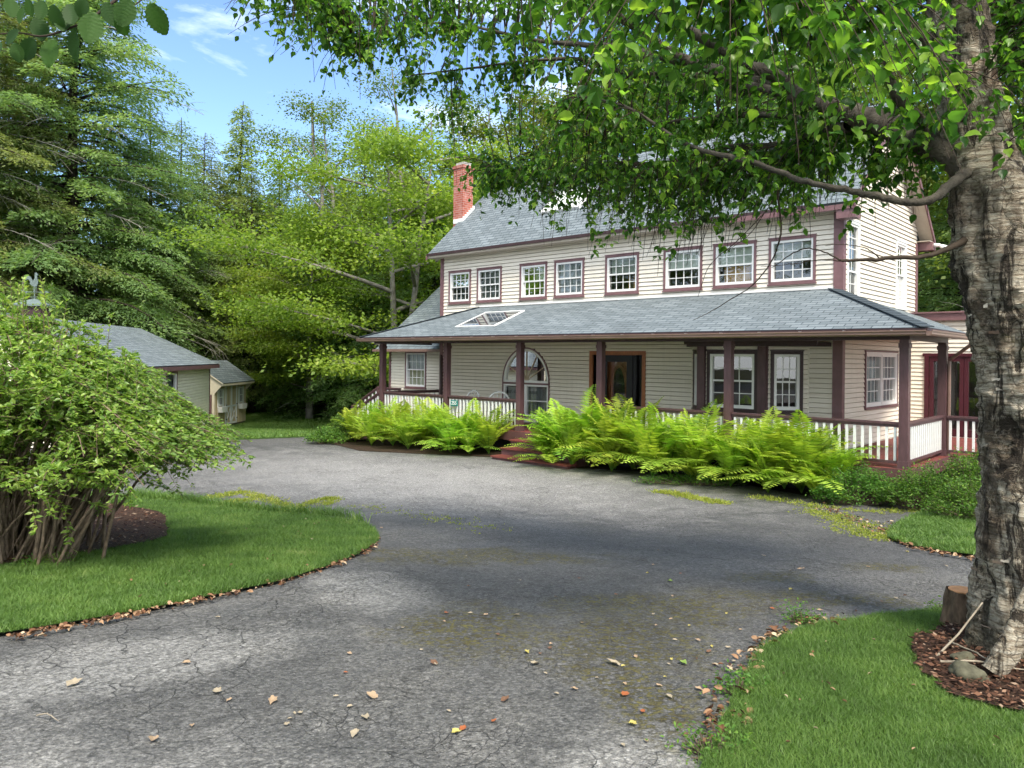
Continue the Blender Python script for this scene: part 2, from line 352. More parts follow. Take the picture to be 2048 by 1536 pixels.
def leaves(p, d, n, ln, w, fold=.18):   # ovate folded leaves with a curved tip: 8 verts, 3 quads a side -> quads
    d = nrm(d); s = nrm(np.cross(d, n)); n = nrm(np.cross(s, d)); k = len(p)
    ln = np.broadcast_to(ln, (k,))[:, None]; w = np.broadcast_to(w, (k,))[:, None]
    mid = lambda t, dr: p+d*ln*t-n*ln*dr
    L = lambda t, q, dr, sg: p+d*ln*t+sg*s*w*q+n*w*fold-n*ln*dr
    V = np.stack([p, mid(.35, .0), mid(.7, .05), mid(1., .16), L(.18, .36, 0, 1), L(.48, .5, .02, 1), L(.8, .24, .08, 1),
                  L(.18, .36, 0, -1), L(.48, .5, .02, -1), L(.8, .24, .08, -1)], 1).reshape(-1, 3)
    q = np.array([[0,1,5,4],[1,2,6,5],[2,3,3,6],[0,7,8,1],[1,8,9,2],[2,9,3,3]])
    q = np.array([[0,1,5,4],[1,2,6,5],[0,7,8,1],[1,8,9,2]])
    tq = np.array([[2,3,6],[2,9,3]])
    b = (np.arange(k)*10)[:, None, None]
    Q = (q[None]+b).reshape(-1, 4); T = (tq[None]+b).reshape(-1, 3)
    # express all as triangles
    tri = np.concatenate([Q[:, [0,1,2]], Q[:, [0,2,3]], T])
    idx = np.concatenate([np.repeat(np.arange(k), 4), np.repeat(np.arange(k), 4), np.repeat(np.arange(k), 2)])
    return V, tri, idx
def rdir(k, z0=-1, z1=1):
    a = rng.uniform(0, 2*PI, k); z = rng.uniform(z0, z1, k); r = np.sqrt(np.clip(1-z*z, 0, 1)); return np.stack([r*np.cos(a), r*np.sin(a), z], 1)

# ------------------------------------------------------------------ ground
def sheet(name, poly, off, mat, kind='structure', step=.5, parent=None):
    bm = bmesh.new(); f = bm.faces.new([bm.verts.new((x, y, 0)) for x, y in poly])
    ys = [y for x, y in poly]; y0, y1 = max(min(ys), 1.5), min(max(ys), 38)
    y = math.ceil(y0/step)*step
    while y < y1:
        bmesh.ops.bisect_plane(bm, geom=bm.verts[:]+bm.edges[:]+bm.faces[:], plane_co=(0, y, 0), plane_no=(0, 1, 0)); y += step
    bmesh.ops.triangulate(bm, faces=bm.faces[:])
    for v in bm.verts: v.co.z = G(v.co.y)+off
    bmesh.ops.recalc_face_normals(bm, faces=bm.faces)
    if bm.faces and sum(f.normal.z for f in bm.faces) < 0: bmesh.ops.reverse_faces(bm, faces=bm.faces)
    me = bpy.data.meshes.new(name); bm.to_mesh(me); bm.free(); me.materials.append(MT[mat])
    o = link(name, me); o['kind'] = kind; return o
def smooth_poly(pts, it=2, jit=.018):
    it += 1
    for _ in range(it):
        q = []
        for i in range(len(pts)):
            a, b = pts[i], pts[(i+1) % len(pts)]
            q += [(a[0]*.75+b[0]*.25, a[1]*.75+b[1]*.25), (a[0]*.25+b[0]*.75, a[1]*.25+b[1]*.75)]
        pts = q
    return [(x+random.uniform(-jit, jit), y+random.uniform(-jit, jit)) for x, y in pts]
def inside(poly, X, Y):
    r = np.zeros(len(X), bool); n = len(poly); j = n-1
    for i in range(n):
        xi, yi = poly[i]; xj, yj = poly[j]
        c = ((yi > Y) != (yj > Y)) & (X < (xj-xi)*(Y-yi)/(yj-yi+1e-12)+xi)
        r ^= c; j = i
    return r
RZ = math.radians(-42.4); HO = (6.83, 13.1)
def W(x, v): return (HO[0]+.738*x+.674*v, HO[1]-.674*x+.738*v)

sheet('ground', [(-120, -40), (120, -40), (120, 150), (-120, 150)], -.03, 'forest_floor', step=1)
far_lawn = [(-40, 22), (-14, 20.5), (-9.5, 21.6), (-7.98, 22.18), (-7, 23.3), (-6.11, 24.75), (-5.2, 26.5), (-2, 30), (3, 33), (6, 44), (-12, 44.5), (-40, 46)]
sheet('lawn', far_lawn, -.01, 'lawn')
side_lawn = [(7, 12), (8, 13.2), (12, 15.5), (30, 20), (30, -6), (9, 2), (7, 6), (6.2, 9)]
drive = [(-30, -12), (12, -12), (12, 9), (9.5, 10), (8.5, 11.5), (7.3, 12.2)] + [(6.81, 12.55), (6.44, 13.2), (5.29, 13.9), (4.39, 15.3), (3.02, 16.4), (1.22, 17.1), (.55, 18.3), (-.15, 18.56), (-2.17, 19.07), (-3.91, 19.53), (-5.33, 21.58), (-5.7, 23), (-6.11, 24.75), (-7, 23.3), (-7.98, 22.18), (-9.5, 21.6), (-14, 20.5), (-30, 21)]
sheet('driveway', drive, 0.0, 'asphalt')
bed = [(-6.0, 24.75), (-5.33, 21.5), (-3.91, 19.5), (-2.17, 19.0), (-.15, 18.5), (.59, 18.2), (1.22, 16.96), (3.02, 16.3), (4.39, 15.2), (5.29, 13.75), (6.44, 13.1), (6.81, 12.39), (7.3, 12.1), (9, 12.6), (12, 14.5), (11, 18), (4, 24), (-4, 32)]
sheet('planting_bed', bed, .012, 'soil')
island = smooth_poly([(-12, -1), (-5, 3.2), (-3.06, 4.53), (-2.47, 5.18), (-1.92, 5.95), (-1.62, 6.8), (-1.45, 7.92), (-1.52, 8.9), (-1.85, 9.9), (-2.4, 10.6), (-3.35, 10.97), (-4.12, 11.48), (-5.29, 12.25), (-6.3, 12.8), (-7.5, 13.2), (-9.5, 13), (-14, 12), (-14, -1)], 1)
sheet('lawn', island, .03, 'lawn')
mulchbed = smooth_poly([(-9, 4.5), (-5.6, 5.6), (-4.5, 6.45), (-4.1, 7.12), (-3.8, 8.3), (-4.3, 9.7), (-5.6, 11.4), (-6.5, 11.9), (-7.6, 11.9), (-9.5, 11), (-10, 6)], 1, .07)
sheet('mulch_bed', mulchbed, .055, 'mulch')
near = smooth_poly([(.5, .5), (.62, 2.4), (.77, 3.05), (.93, 3.29), (1.06, 3.61), (1.2, 3.92), (1.35, 4.22), (1.59, 4.59), (1.89, 4.89), (2.31, 5.11), (2.74, 5.29), (3.26, 5.45), (4.2, 5.5), (7, 5.2), (8, .5)], 1)
sheet('lawn', near, .03, 'lawn')
tmulch = smooth_poly([(2.42, 4.5), (2.7, 4.75), (3.0, 5.1), (3.6, 5.2), (4.2, 4.8), (4.2, 3.6), (3.2, 3.2), (2.5, 3.45), (2.15, 3.72), (2.25, 4.1)], 1, .05)
sheet('mulch_bed', tmulch, .05, 'mulch')
midr = smooth_poly([(4.72, 9.5), (4.5, 8.8), (4.55, 8.25), (4.86, 7.75), (5.12, 7.2), (6.2, 6.6), (9, 6), (14, 6.5), (14, 12.5), (10, 12.6), (8.45, 12.2), (6.9, 12.2), (6.3, 11.7), (5.62, 10.87)], 1)
sheet('lawn', midr, .03, 'lawn')

# grass blades
def blades(name, poly, dens, h, w, mat='grass', box=None, excl=(), off=.03, label=None, fade=None, lean=.55):
    xs = [p[0] for p in poly]; ys = [p[1] for p in poly]
    x0, x1, y0, y1 = min(xs), max(xs), min(ys), max(ys)
    if box: x0, x1, y0, y1 = max(x0, box[0]), min(x1, box[1]), max(y0, box[2]), min(y1, box[3])
    k = int((x1-x0)*(y1-y0)*dens); X = rng.uniform(x0, x1, k); Y = rng.uniform(y0, y1, k)
    if fade is not None:
        kp = rng.uniform(0, 1, k) < fade(X, Y); X = X[kp]; Y = Y[kp]
    vis = np.abs(X) < (.95*np.abs(Y)+.8); X = X[vis]; Y = Y[vis]
    ok = inside(poly, X+rng.normal(0, .012, len(X)), Y+rng.normal(0, .012, len(X)))
    for e in excl: ok &= ~inside(e, X, Y)
    X = X[ok]; Y = Y[ok]; k = len(X)
    t = np.clip((Y-2)/12, 0, 1); t2 = np.clip((Y-20)/16, 0, 1)
    Z = .82*(1-t*t*(3-2*t))-.9*t2*t2*(3-2*t2)+off
    p = np.stack([X, Y, Z], 1); a = rng.uniform(0, 2*PI, k); hh = h*rng.uniform(.5, 1.25, k)
    tl = rng.uniform(.1, lean*2, k)
    d = np.stack([np.cos(a)*tl, np.sin(a)*tl, np.ones(k)], 1); d = nrm(d); b = rng.uniform(0, 2*PI, k)
    s = np.stack([np.cos(b), np.sin(b), np.zeros(k)], 1)*(w*rng.uniform(.6, 1.2, k))[:, None]/2
    m = p+d*hh[:, None]*.55; dr = np.stack([np.cos(a), np.sin(a), np.full(k, -.2)], 1)*(hh*.3)[:, None]
    tip = p+d*hh[:, None]+dr
    V = np.stack([p-s, p+s, m+s*.7, m-s*.7, tip], 1).reshape(-1, 3); o = (np.arange(k)*5)[:, None]
    Fa = np.concatenate([o+[0,1,2], o+[0,2,3], o+[3,2,4]]); vv = np.tile(rng.uniform(0, 1, k), 3)
    o = link(name, np_mesh(name, V, Fa, mat, vv)); tag(o, label, 'grass', kind='stuff'); return o
blades('grass', near, 26000, .034, .0028, box=(.4, 5.2, 1.4, 5.8), excl=(tmulch,), label='short mown grass on the lawn around the birch trunk', fade=lambda X, Y: np.clip(3.6/Y, 0, 1)**1.2)
blades('grass', island, 13000, .05, .0052, box=(-11, -1, 2.2, 13.2), excl=(mulchbed,), label='bright mown grass on the lawn in front of the big arching shrub', fade=lambda X, Y: np.clip(4.8/Y, 0, 1)**1.5)
blades('grass', midr, 2600, .06, .010, box=(4, 9.5, 6.3, 12.6), label='lawn patch between driveway bend and groundcover right of the porch')
blades('grass', far_lawn, 420, .11, .03, box=(-19, 4, 20, 44), label='sunny far lawn beside the small shed')
# longer grass fringe at the back edge of the island
fr = [(-6.4, 12.6), (-5.2, 12.1), (-4.0, 11.3), (-3.2, 10.9), (-2.3, 10.5), (-1.85, 9.9), (-2.0, 10.2), (-2.5, 10.85), (-3.3, 11.1), (-4.2, 11.6), (-5.3, 12.4), (-6.4, 12.9)]
blades('grass', fr, 2600, .17, .011, label='taller uncut grass along the back edge of the shrub lawn')

# ------------------------------------------------------------------ building helpers
def siding(mb, s0, s1, z0, z1, opens=(), course=.105, clip=None):
    k = 0; z = z0
    while z < z1-.01:
        zt = min(z+course, z1); zc = (z+zt)/2
        a, b = clip(zc) if clip else (s0, s1)
        iv = [(a, b)] if b > a else []
        for o in opens:
            r = o(zc) if callable(o) else ((o[0], o[1]) if o[2] < zc < o[3] else None)
            if r is None: continue
            nv = []
            for p, q in iv:
                if r[1] <= p or r[0] >= q: nv.append((p, q)); continue
                if r[0] > p: nv.append((p, r[0]))
                if r[1] < q: nv.append((r[1], q))
            iv = nv
        for p, q in iv:
            zk = z+(zt-z)*.84; mb.poly([(p, .036, z), (q, .036, z), (q, .016, zk), (p, .016, zk)]); mb.poly([(p, .016, zk), (q, .016, zk), (q, -.022, zt), (p, -.022, zt)])
            mb.poly([(p, -.024, z), (q, -.024, z), (q, .036, z), (p, .036, z)])
        z = zt
def window(parent, T, s0, s1, z0, z1, cols=4, rows=2, double=True, curt='blind', cz=.5, trim='mauve', tw=.055, label=None, extra=None, outer='white_vinyl', ck=None, fw=.05, sill=True):
    m = MB(T)
    for b in ((s0, s1, .0, .05, z1-tw, z1), (s0, s1, .0, .05, z0, z0+tw), (s0, s0+tw, .0, .05, z0+tw, z1-tw), (s1-tw, s1, .0, .05, z0+tw, z1-tw)): m.box(*b)
    if sill: m.box(s0-.02, s1+.02, .0, .075, z0-.03, z0-.002)
    m.box(s0-.015, s1+.015, .0, .06, z1+.002, z1+.022)
    w = m.build('window', trim, parent)
    if label: w['label'] = label
    a, b, c, d = s0+tw, s1-tw, z0+tw, z1-tw
    f = MB(T); e = fw
    for q in ((a, b, -.07, .035, d-e, d), (a, b, -.07, .04, c, c+e*1.2), (a, a+e, -.07, .035, c+e*1.2, d-e), (b-e, b, -.07, .035, c+e*1.2, d-e)): f.box(*q)
    a2, b2, c2, d2 = a+e, b-e, c+e*1.2, d-e
    g = MB(T)
    if double:
        zm = (c2+d2)/2; f.box(a2, b2, -.045, .012, zm-.02, zm+.02)
        pans = [(c2, zm-.02, -.035), (zm+.02, d2, -.012)]
    else: pans = [(c2, d2, -.02)]
    mu = .009
    for (l, h, nn) in pans:
        g.poly([(a2, nn, l), (b2, nn, l), (b2, nn, h), (a2, nn, h)])
        for i in range(1, cols):
            x = a2+(b2-a2)*i/cols; f.box(x-mu, x+mu, nn-.004, nn+.010, l, h)
        for j in range(1, rows):
            z = l+(h-l)*j/rows; f.box(a2, b2, nn-.003, nn+.009, z-mu, z+mu)
    f.build('sash', outer, w); g.build('pane', 'glass', w)
    if curt:
        c_ = MB(T); k = 26
        lo = c2 if ck == 'full' else c2+(d2-c2)*cz
        for i in range(k):
            x0 = a2+(b2-a2)*i/k; x1 = a2+(b2-a2)*(i+1)/k
            w0 = .018*math.sin(i*1.9); w1 = .018*math.sin((i+1)*1.9)
            if curt.startswith('blind'): w0 = w1 = 0
            c_.poly([(x0, -.10+w0, lo), (x1, -.10+w1, lo), (x1, -.10+w1, d2), (x0, -.10+w0, d2)])
        c_.build('curtain', curt, w)
    if extra:
        x = MB(T); x.box(a2+(b2-a2)*extra[1], a2+(b2-a2)*extra[2], -.34, -.30, c2, c2+(d2-c2)*extra[3]); x.build('curtain', extra[0], w)  # plain orange panel indoors, behind the lower sash
    return w
def uvslab(name, top, thick, mat, parent, U, Wd, o0, under='soffit'):
    U = Vector(U).normalized(); Wd = Vector(Wd).normalized(); o0 = Vector(o0)
    nn = U.cross(Wd).normalized()
    if nn.z < 0: nn = -nn
    m = MB(); uvf = lambda p: ((Vector(p)-o0).dot(U), (Vector(p)-o0).dot(Wd))
    bot = [tuple(Vector(p)-nn*thick) for p in top]
    m.poly(top, [uvf(p) for p in top]); m.poly(bot[::-1], [uvf(p) for p in bot[::-1]])
    n = len(top)
    for i in range(n):
        j = (i+1) % n; q = [top[i], top[j], bot[j], bot[i]]; m.poly(q, [uvf(p) for p in q])
    return m.build(name, mat, parent)
def baluster_rail(parent, p, q, top=.78, low=.10, sp=.135, name='railing', bal=True, slope=0):
    """p,q (x,v,z) at deck level, house coordinates; rail with individual balusters as sub-parts"""
    p = Vector(p); q = Vector(q); d = q-p; L = d.xy.length; n = max(1, int(round(L/sp)))
    m = MB(); up = Vector((0,0,1))
    m.beam(p+up*(top-.02), q+up*(top-.02), .09, .04); m.beam(p+up*(top-.065), q+up*(top-.065), .045, .05); m.beam(p+up*low, q+up*low, .05, .05)
    r = m.build(name, 'post_paint', parent)
    me = None; ang = math.atan2(d.y, d.x)
    for i in range(n):
        t = (i+.5)/n; c = p+d*t
        if me is None:
            b = MB(); b.box(-.021, .021, -.017, .017, low+.026, top-.091)
            o = b.build('baluster', 'white_rail', r); me = o.data
        else: o = link('baluster', me, r)
        o.location = c; o.rotation_euler = (0, 0, ang)
    return r

# ================================================================== HOUSE
H = empty('house', (HO[0], HO[1], 0), RZ)
tag(H, 'two storey cream clapboard house with mauve trim and a long covered front porch', 'house')
XL, XR, VF, VB = -14.13, -1.76, 2.0, 7.5
DK = .60; SLP = .918; RIDV = 4.75
Tf = lambda s, n, z: (s, VF-n, z)
Tr = lambda s, n, z: (XR+n, s, z)
Tl = lambda s, n, z: (XL-n, s, z)
UP = [(-13.78, -12.79), (-12.52, -11.49), (-10.77, -9.75), (-9.48, -8.45), (-7.76, -6.73), (-6.01, -4.96), (-4.67, -3.62), (-3.33, -2.29)]
fo = [(a+.05, b-.05, 4.19, 5.10) for a, b in UP]
ARC = (-10.515, .90, 1.78)
def arch_open(z):
    if .84 < z < ARC[2]: return (ARC[0]-.88, ARC[0]+.88)
    if ARC[2] <= z < ARC[2]+.96:
        h = (z-ARC[2])/.97; r = .88*math.sqrt(max(0, 1-h*h)); return (ARC[0]-r, ARC[0]+r)
fo += [arch_open, (-8.2, -6.54, .5, 2.62), (-5.2, -2.45, .6, 2.78)]
mb = MB(Tf); siding(mb, XL, XR, .1, 5.66, fo)
mb.build('wall', 'siding', H)
mb = MB(Tr)
roofz = lambda v: 5.72+SLP*(min(v, 2*RIDV-v)-1.65)
def gclip(z):
    if z < 5.9: return (VF, VB)
    a = 1.65+(z-5.62)/SLP; return (a, 2*RIDV-a)
siding(mb, VF, VB, .1, 8.5, [(3.47, 5.80, 1.45, 2.66), (2.27, 2.93, 2.9, 5.42), (5.72, 6.47, 3.82, 5.38)], clip=gclip)
mb.build('wall', 'siding', H)
mb = MB(Tl); siding(mb, VF, VB, -.3, 8.5, [], clip=gclip); mb.build('wall', 'siding', H)
mb = MB(lambda s, n, z: (s, VB+n, z)); siding(mb, XL, XR, -.3, 5.66, []); mb.build('wall', 'siding', H)
mb = MB(); mb.box(XL+.05, XR-.05, VF+.35, VB-.1, 3.05, 3.2); mb.box(XL+.05, XR-.05, VF+.4, VB-.1, .45, .58); mb.box(-7.2, -7.1, VF+.3, VB-.1, .6, 5.6); mb.box(-10.9, -10.8, VF+1.3, VB-.1, 3.2, 5.6); mb.box(XL+.1, XR-.1, 4.7, 4.8, .6, 5.6)
mb.build('floor', 'floor_dark', H)
mb = MB(); mb.box(XL+.1, XR-.75, VF+.62, VF+.66, 3.25, 5.55); mb.box(XL+.1, XR-.75, VF+.82, VF+.86, .62, 3.0); mb.box(XR-.75, XR-.71, VF+.62, VB-.1, .62, 5.55); mb.build('dark_backing', 'floor_dark', H)  # darkness of the unlit rooms put in as dark sheets behind the panes
mb = MB(); mb.box(XL, XR, VF+.03, VB-.03, -.9, .09); mb.build('foundation', 'concrete', H)
# corner boards
mb = MB()
for x0, x1, y0, y1, a, b in ((XR-.16, XR+.0, VF-.045, VF-.0, .6, 5.6), (XR-.0, XR+.045, VF-.045, VF+.11, .6, 5.6), (XL, XL+.11, VF-.045, VF, .6, 5.6), (XL-.045, XL, VF-.045, VF+.11, .6, 5.6), (XR, XR+.045, VB-.13, VB+.045, .6, 5.55), (XL-.045, XL, VB-.13, VB+.04, .3, 5.55)): mb = MB(); mb.box(x0, x1, y0, y1, a, b); mb.build('corner_board', 'mauve', H)
# upper windows
kinds = [dict(curt='blind_grey', cz=.5), dict(curt='blind_grey', cz=.0), dict(curt='blind', cz=.48), dict(curt='curtain', cz=.0), dict(curt='blind', cz=.5, extra=('orange_panel', .48, .78, .5)),
         dict(curt='blind', cz=.5), dict(curt='blind', cz=.5, extra=('orange_panel', .0, .78, .5)), dict(curt='blind', cz=.5)]
labs = ['upper window at the far left end of the front wall', None, None, None, 'upper window with an orange panel behind its lower pane', None, 'upper window with a wide orange panel behind its lower sash', 'upper window nearest the front right corner']
for (a, b), k, l in zip(UP, kinds, labs): window(H, Tf, a, b, 4.14, 5.15, label=l, **k)
# side windows
window(H, Tr, 3.48, 4.64, 1.43, 2.65, 4, 2, curt='curtain', cz=.0, ck='full', trim='white_vinyl', tw=.03, sill=False, label='left half of the paired side window')
window(H, Tr, 4.645, 5.79, 1.43, 2.65, 4, 2, curt='curtain', cz=.0, ck='full', trim='white_vinyl', tw=.03, sill=False, label='right half of the paired side window')
m = MB(Tr)
for q in ((3.42, 5.85, 0, .055, 2.652, 2.71), (3.42, 5.85, 0, .07, 1.37, 1.428), (3.42, 3.478, 0, .055, 1.43, 2.65), (5.792, 5.85, 0, .055, 1.43, 2.65)): m.box(*q)
m.build('window_casing', 'mauve', H)
window(H, Tr, 2.22, 2.98, 3.3, 5.46, 2, 4, curt='curtain', cz=0, trim='white_vinyl', tw=.06, label='tall narrow white framed side window')
window(H, Tr, 5.67, 6.52, 3.78, 5.43, 2, 4, curt='curtain', cz=0, trim='white_vinyl', tw=.06, label='tall narrow white framed side window towards the back')
# main roof
e1, e2 = -14.47, -1.40
zr = 5.72+SLP*(RIDV-1.65)
rf = uvslab('roof', [(e1, 1.65, 5.72), (e2, 1.65, 5.72), (e2, RIDV, zr), (e1, RIDV, zr)], .09, 'shingles', H, (1,0,0), (0,1,SLP), (e1, 1.65, 5.72))
uvslab('roof', [(e1, 2*RIDV-1.65, 5.72), (e2, 2*RIDV-1.65, 5.72), (e2, RIDV+.005, zr), (e1, RIDV+.005, zr)], .09, 'shingles', H, (1,0,0), (0,-1,SLP), (e1, 7.85, 5.72))
mb = MB(); mb.box(e1+.02, e2-.02, 1.68, VF+.05, 5.595, 5.62); mb.box(e1+.02, e2-.02, VB-.05, 7.8, 5.595, 5.62); mb.build('soffit', 'soffit', H)
mb = MB(); mb.box(e1+.0, e2-.9, 1.615, 1.65, 5.66, 5.74); mb.build('gutter', 'dark_trim', H)
mb = MB(); mb.box(e1+.0, e2-.0, 1.652, 1.678, 5.60, 5.66); mb.build('fascia', 'soffit', H)
mb = MB(); mb.box(-4.3, e2+.01, 1.60, 1.648, 5.56, 5.665)
mb.build('fascia', 'mauve', H)
for x, w in ((e2-.02, .035), (e1-.015, .035)):
    mb = MB()
    for sgn in (1, -1):
        v0 = 1.6 if sgn > 0 else 2*RIDV-1.6
        pts = [(x, v0, 5.53), (x, v0, 5.66), (x, RIDV, zr-.03), (x, RIDV, zr-.2)]
        mb.prism(pts, (w, 0, 0))
    mb.build('rake_board', 'mauve', H)
for v in (1.62, 7.55): mb = MB(); mb.box(e2-.36, e2+.02, v, v+.33, 5.38, 5.592); mb.build('eave_return', 'mauve', H)
mb = MB(); mb.prism([(XR+.02, 1.66, 5.62), (XR+.02, RIDV, zr-.11), (XR+.02, 7.84, 5.62), (XR+.02, 7.84, 5.59), (XR+.02, RIDV, zr-.14), (XR+.02, 1.66, 5.59)], (.33, 0, 0)); mb.build('soffit', 'soffit', H)
# main skylight
def on_roof(x, v, h=0): return (x, v-h*SLP/1.357, 5.72+SLP*(v-1.65)+h/1.357)
def frame4(pf, x0, x1, v0, v1, w, h, name, mat, parent):
    m = MB()
    for a, b, c, d in ((x0, x1, v0, v0+w), (x0, x1, v1-w, v1), (x0, x0+w, v0+w, v1-w), (x1-w, x1, v0+w, v1-w)):
        lo = [pf(a, c, 0), pf(b, c, 0), pf(b, d, 0), pf(a, d, 0)]; hi = [pf(a, c, h), pf(b, c, h), pf(b, d, h), pf(a, d, h)]
        m.poly(lo); m.poly(hi)
        for i in range(4): m.poly([lo[i], lo[(i+1) % 4], hi[(i+1) % 4], hi[i]])
    return m.build(name, mat, parent)
sk = frame4(on_roof, -10.65, -9.2, 2.72, 3.52, .05, .07, 'skylight', 'white_vinyl', H)
m = MB(); m.poly([on_roof(-10.6, 2.77, .055), on_roof(-9.25, 2.77, .055), on_roof(-9.25, 3.47, .055), on_roof(-10.6, 3.47, .055)]); m.build('pane', 'blind', sk)  # sky glare on the glass put in as a pale opaque pane
# chimney
mb = MB(); mb.box(-14.72, -14.26, 3.0, 3.46, -.5, 8.85); mb.box(-14.75, -14.23, 2.97, 3.49, 8.74, 8.82)
ch = mb.build('chimney', 'brick', H); ch['label'] = 'red brick chimney at the left gable end'
mb = MB(); mb.box(-14.68, -14.29, 3.07, 3.43, 8.851, 8.95); mb.build('cap', 'concrete', ch)
mb = MB()
for i in range(6):
    v = 2.99+i*.09; mb.box(-14.255, -14.24, v, v+.09, roofz(v)-.02, roofz(v)+.17)
mb.box(-14.70, -14.24, 2.985, 2.998, roofz(3.0)-.05, roofz(3.0)+.1)
mb.build('flashing', 'white_vinyl', ch)
# left wing
Tw = lambda s, n, z: (s, 3.0-n, z)
mb = MB(Tw); siding(mb, -17.95, XL-.02, -.3, 2.75, [(-17.04, -16.03, 1.42, 2.58)]); mb.build('wall', 'siding', H)
mb = MB(lambda s, n, z: (-17.95-n, s, z)); siding(mb, 3.0, 9.3, -.6, 6, [], clip=lambda z: (3.0 if z < 2.8 else 2.56+(z-2.66)/.81, 9.3)); mb.build('wall', 'siding', H)
window(H, Tw, -17.1, -15.97, 1.36, 2.64, 4, 2, curt='curtain', cz=0, ck='full', label='ground floor window of the left wing')
mb = MB(); mb.box(-18.0, -17.9, 2.95, 3.07, -.2, 2.7); mb.build('corner_board', 'mauve', H)
wz = lambda v: 2.72+.81*(v-2.56)
uvslab('roof', [(-18.3, 2.56, wz(2.56)), (XL-.05, 2.56, wz(2.56)), (XL-.05, 6.2, wz(6.2)), (-18.3, 6.2, wz(6.2))], .08, 'shingles', H, (1,0,0), (0,1,.81), (-18.3, 2.56, 2.72))
uvslab('roof', [(-18.3, 9.8, wz(2.56)), (XL-.05, 9.8, wz(2.56)), (XL-.05, 6.205, wz(6.2)), (-18.3, 6.205, wz(6.2))], .08, 'shingles', H, (1,0,0), (0,-1,.81), (-18.3, 9.8, 2.72))
mb = MB(); mb.box(-18.35, XL-.1, 2.46, 2.555, 2.63, 2.72); mb.build('gutter', 'gutter', H)
# right wing behind the side wall
Tg = lambda s, n, z: (s, 6.95-n, z)
mb = MB(Tg); siding(mb, XR+.06, 5, -.1, 3.52, [(-1.36, .35, .6, 2.62)]); mb.build('wall', 'siding', H)
mb = MB(); mb.box(XR+.05, 5.1, 6.82, 6.95, 3.5, 3.68); mb.box(XR+.05, 5.1, 6.78, 11, 3.68, 3.72); mb.build('fascia', 'mauve', H)
mb = MB(Tg); 
for q in ((-1.42, .40, 0, .06, 2.6, 2.68), (-1.38, -1.28, 0, .06, .6, 2.6), (.28, .40, 0, .06, .6, 2.6)): mb.box(*q)
for x0, x1 in ((-1.27, -.51), (-.50, .27)):
    mb.box(x0, x0+.09, -.06, .03, .62, 2.59); mb.box(x1-.09, x1, -.06, .03, .62, 2.59); mb.box(x0+.09, x1-.09, -.06, .03, 2.48, 2.59); mb.box(x0+.09, x1-.09, -.06, .03, .62, .8)
fd = mb.build('door', 'maroon', H); fd['label'] = 'maroon french doors on the right wing'
mb = MB(Tg); mb.poly([(-1.19, -.02, .8), (-.59, -.02, .8), (-.59, -.02, 2.5), (-1.19, -.02, 2.5)]); mb.poly([(-.42, -.02, .8), (.19, -.02, .8), (.19, -.02, 2.5), (-.42, -.02, 2.5)]); mb.build('pane', 'glass', fd)
mb = MB(Tg); mb.box(-1.5, .5, -1.2, -1.1, .6, 2.7); mb.build('back_panel', 'floor_dark', fd)

# ---- porch roof (front plane, left hip, right plane)
def pr(v): return 3.03+.388*(v+.45)
G0 = 3.03
hipL = (-12.45, 2.0, pr(2)); cornL = (-15.12, -.45, G0); cornR = (.45, -.45, G0)
hipR = (-1.93, 2.0, pr(2)); rw = (XR+.02, 2.0, 3.90); rb = (XR+.02, 7.4, 3.70); re = (.45, 2.6, 3.02)
lw = (-14.13, 4.6, 3.5)
uvslab('porch_roof', [cornL, cornR, hipR, hipL], .05, 'shingles', H, (1,0,0), (0,1,.388), cornL)
def tri_slab(name, pts, thick=.05):
    U = Vector(pts[1])-Vector(pts[0]); U.normalize(); nn = U.cross(Vector(pts[-1])-Vector(pts[0])).normalized(); Wd = nn.cross(U)
    return uvslab(name, pts, thick, 'shingles', H, U, Wd, pts[0])
tri_slab('porch_roof', [cornR, re, rb, rw]); tri_slab('porch_roof', [cornR, rw, hipR])
tri_slab('porch_roof', [(-15.12, 3.4, G0), cornL, hipL, (-13.4, 3.4, 3.6)])
# hip ridge caps
for a, b in ((cornR, hipR), (cornL, hipL)):
    mb = MB()
    a = Vector(a); b = Vector(b); d = b-a; n = int(d.length/.2)
    for i in range(n): mb.beam(a+d*(i/n)+Vector((0,0,.012)), a+d*((i+1)/n)+Vector((0,0,.004)), .24, .016)
    mb.build('ridge_cap', 'shingles', H)
mb = MB(); mb.poly([(-12.4, 1.955, pr(2)+.0), (-1.9, 1.955, pr(2)), (-1.9, 1.955, pr(2)+.05), (-12.4, 1.955, pr(2)+.05)]); mb.poly([(-12.4, 1.955, pr(2)+.05), (-1.9, 1.955, pr(2)+.05), (-1.9, 1.995, pr(2)+.05), (-12.4, 1.995, pr(2)+.05)]); mb.build('flashing', 'white_vinyl', H)
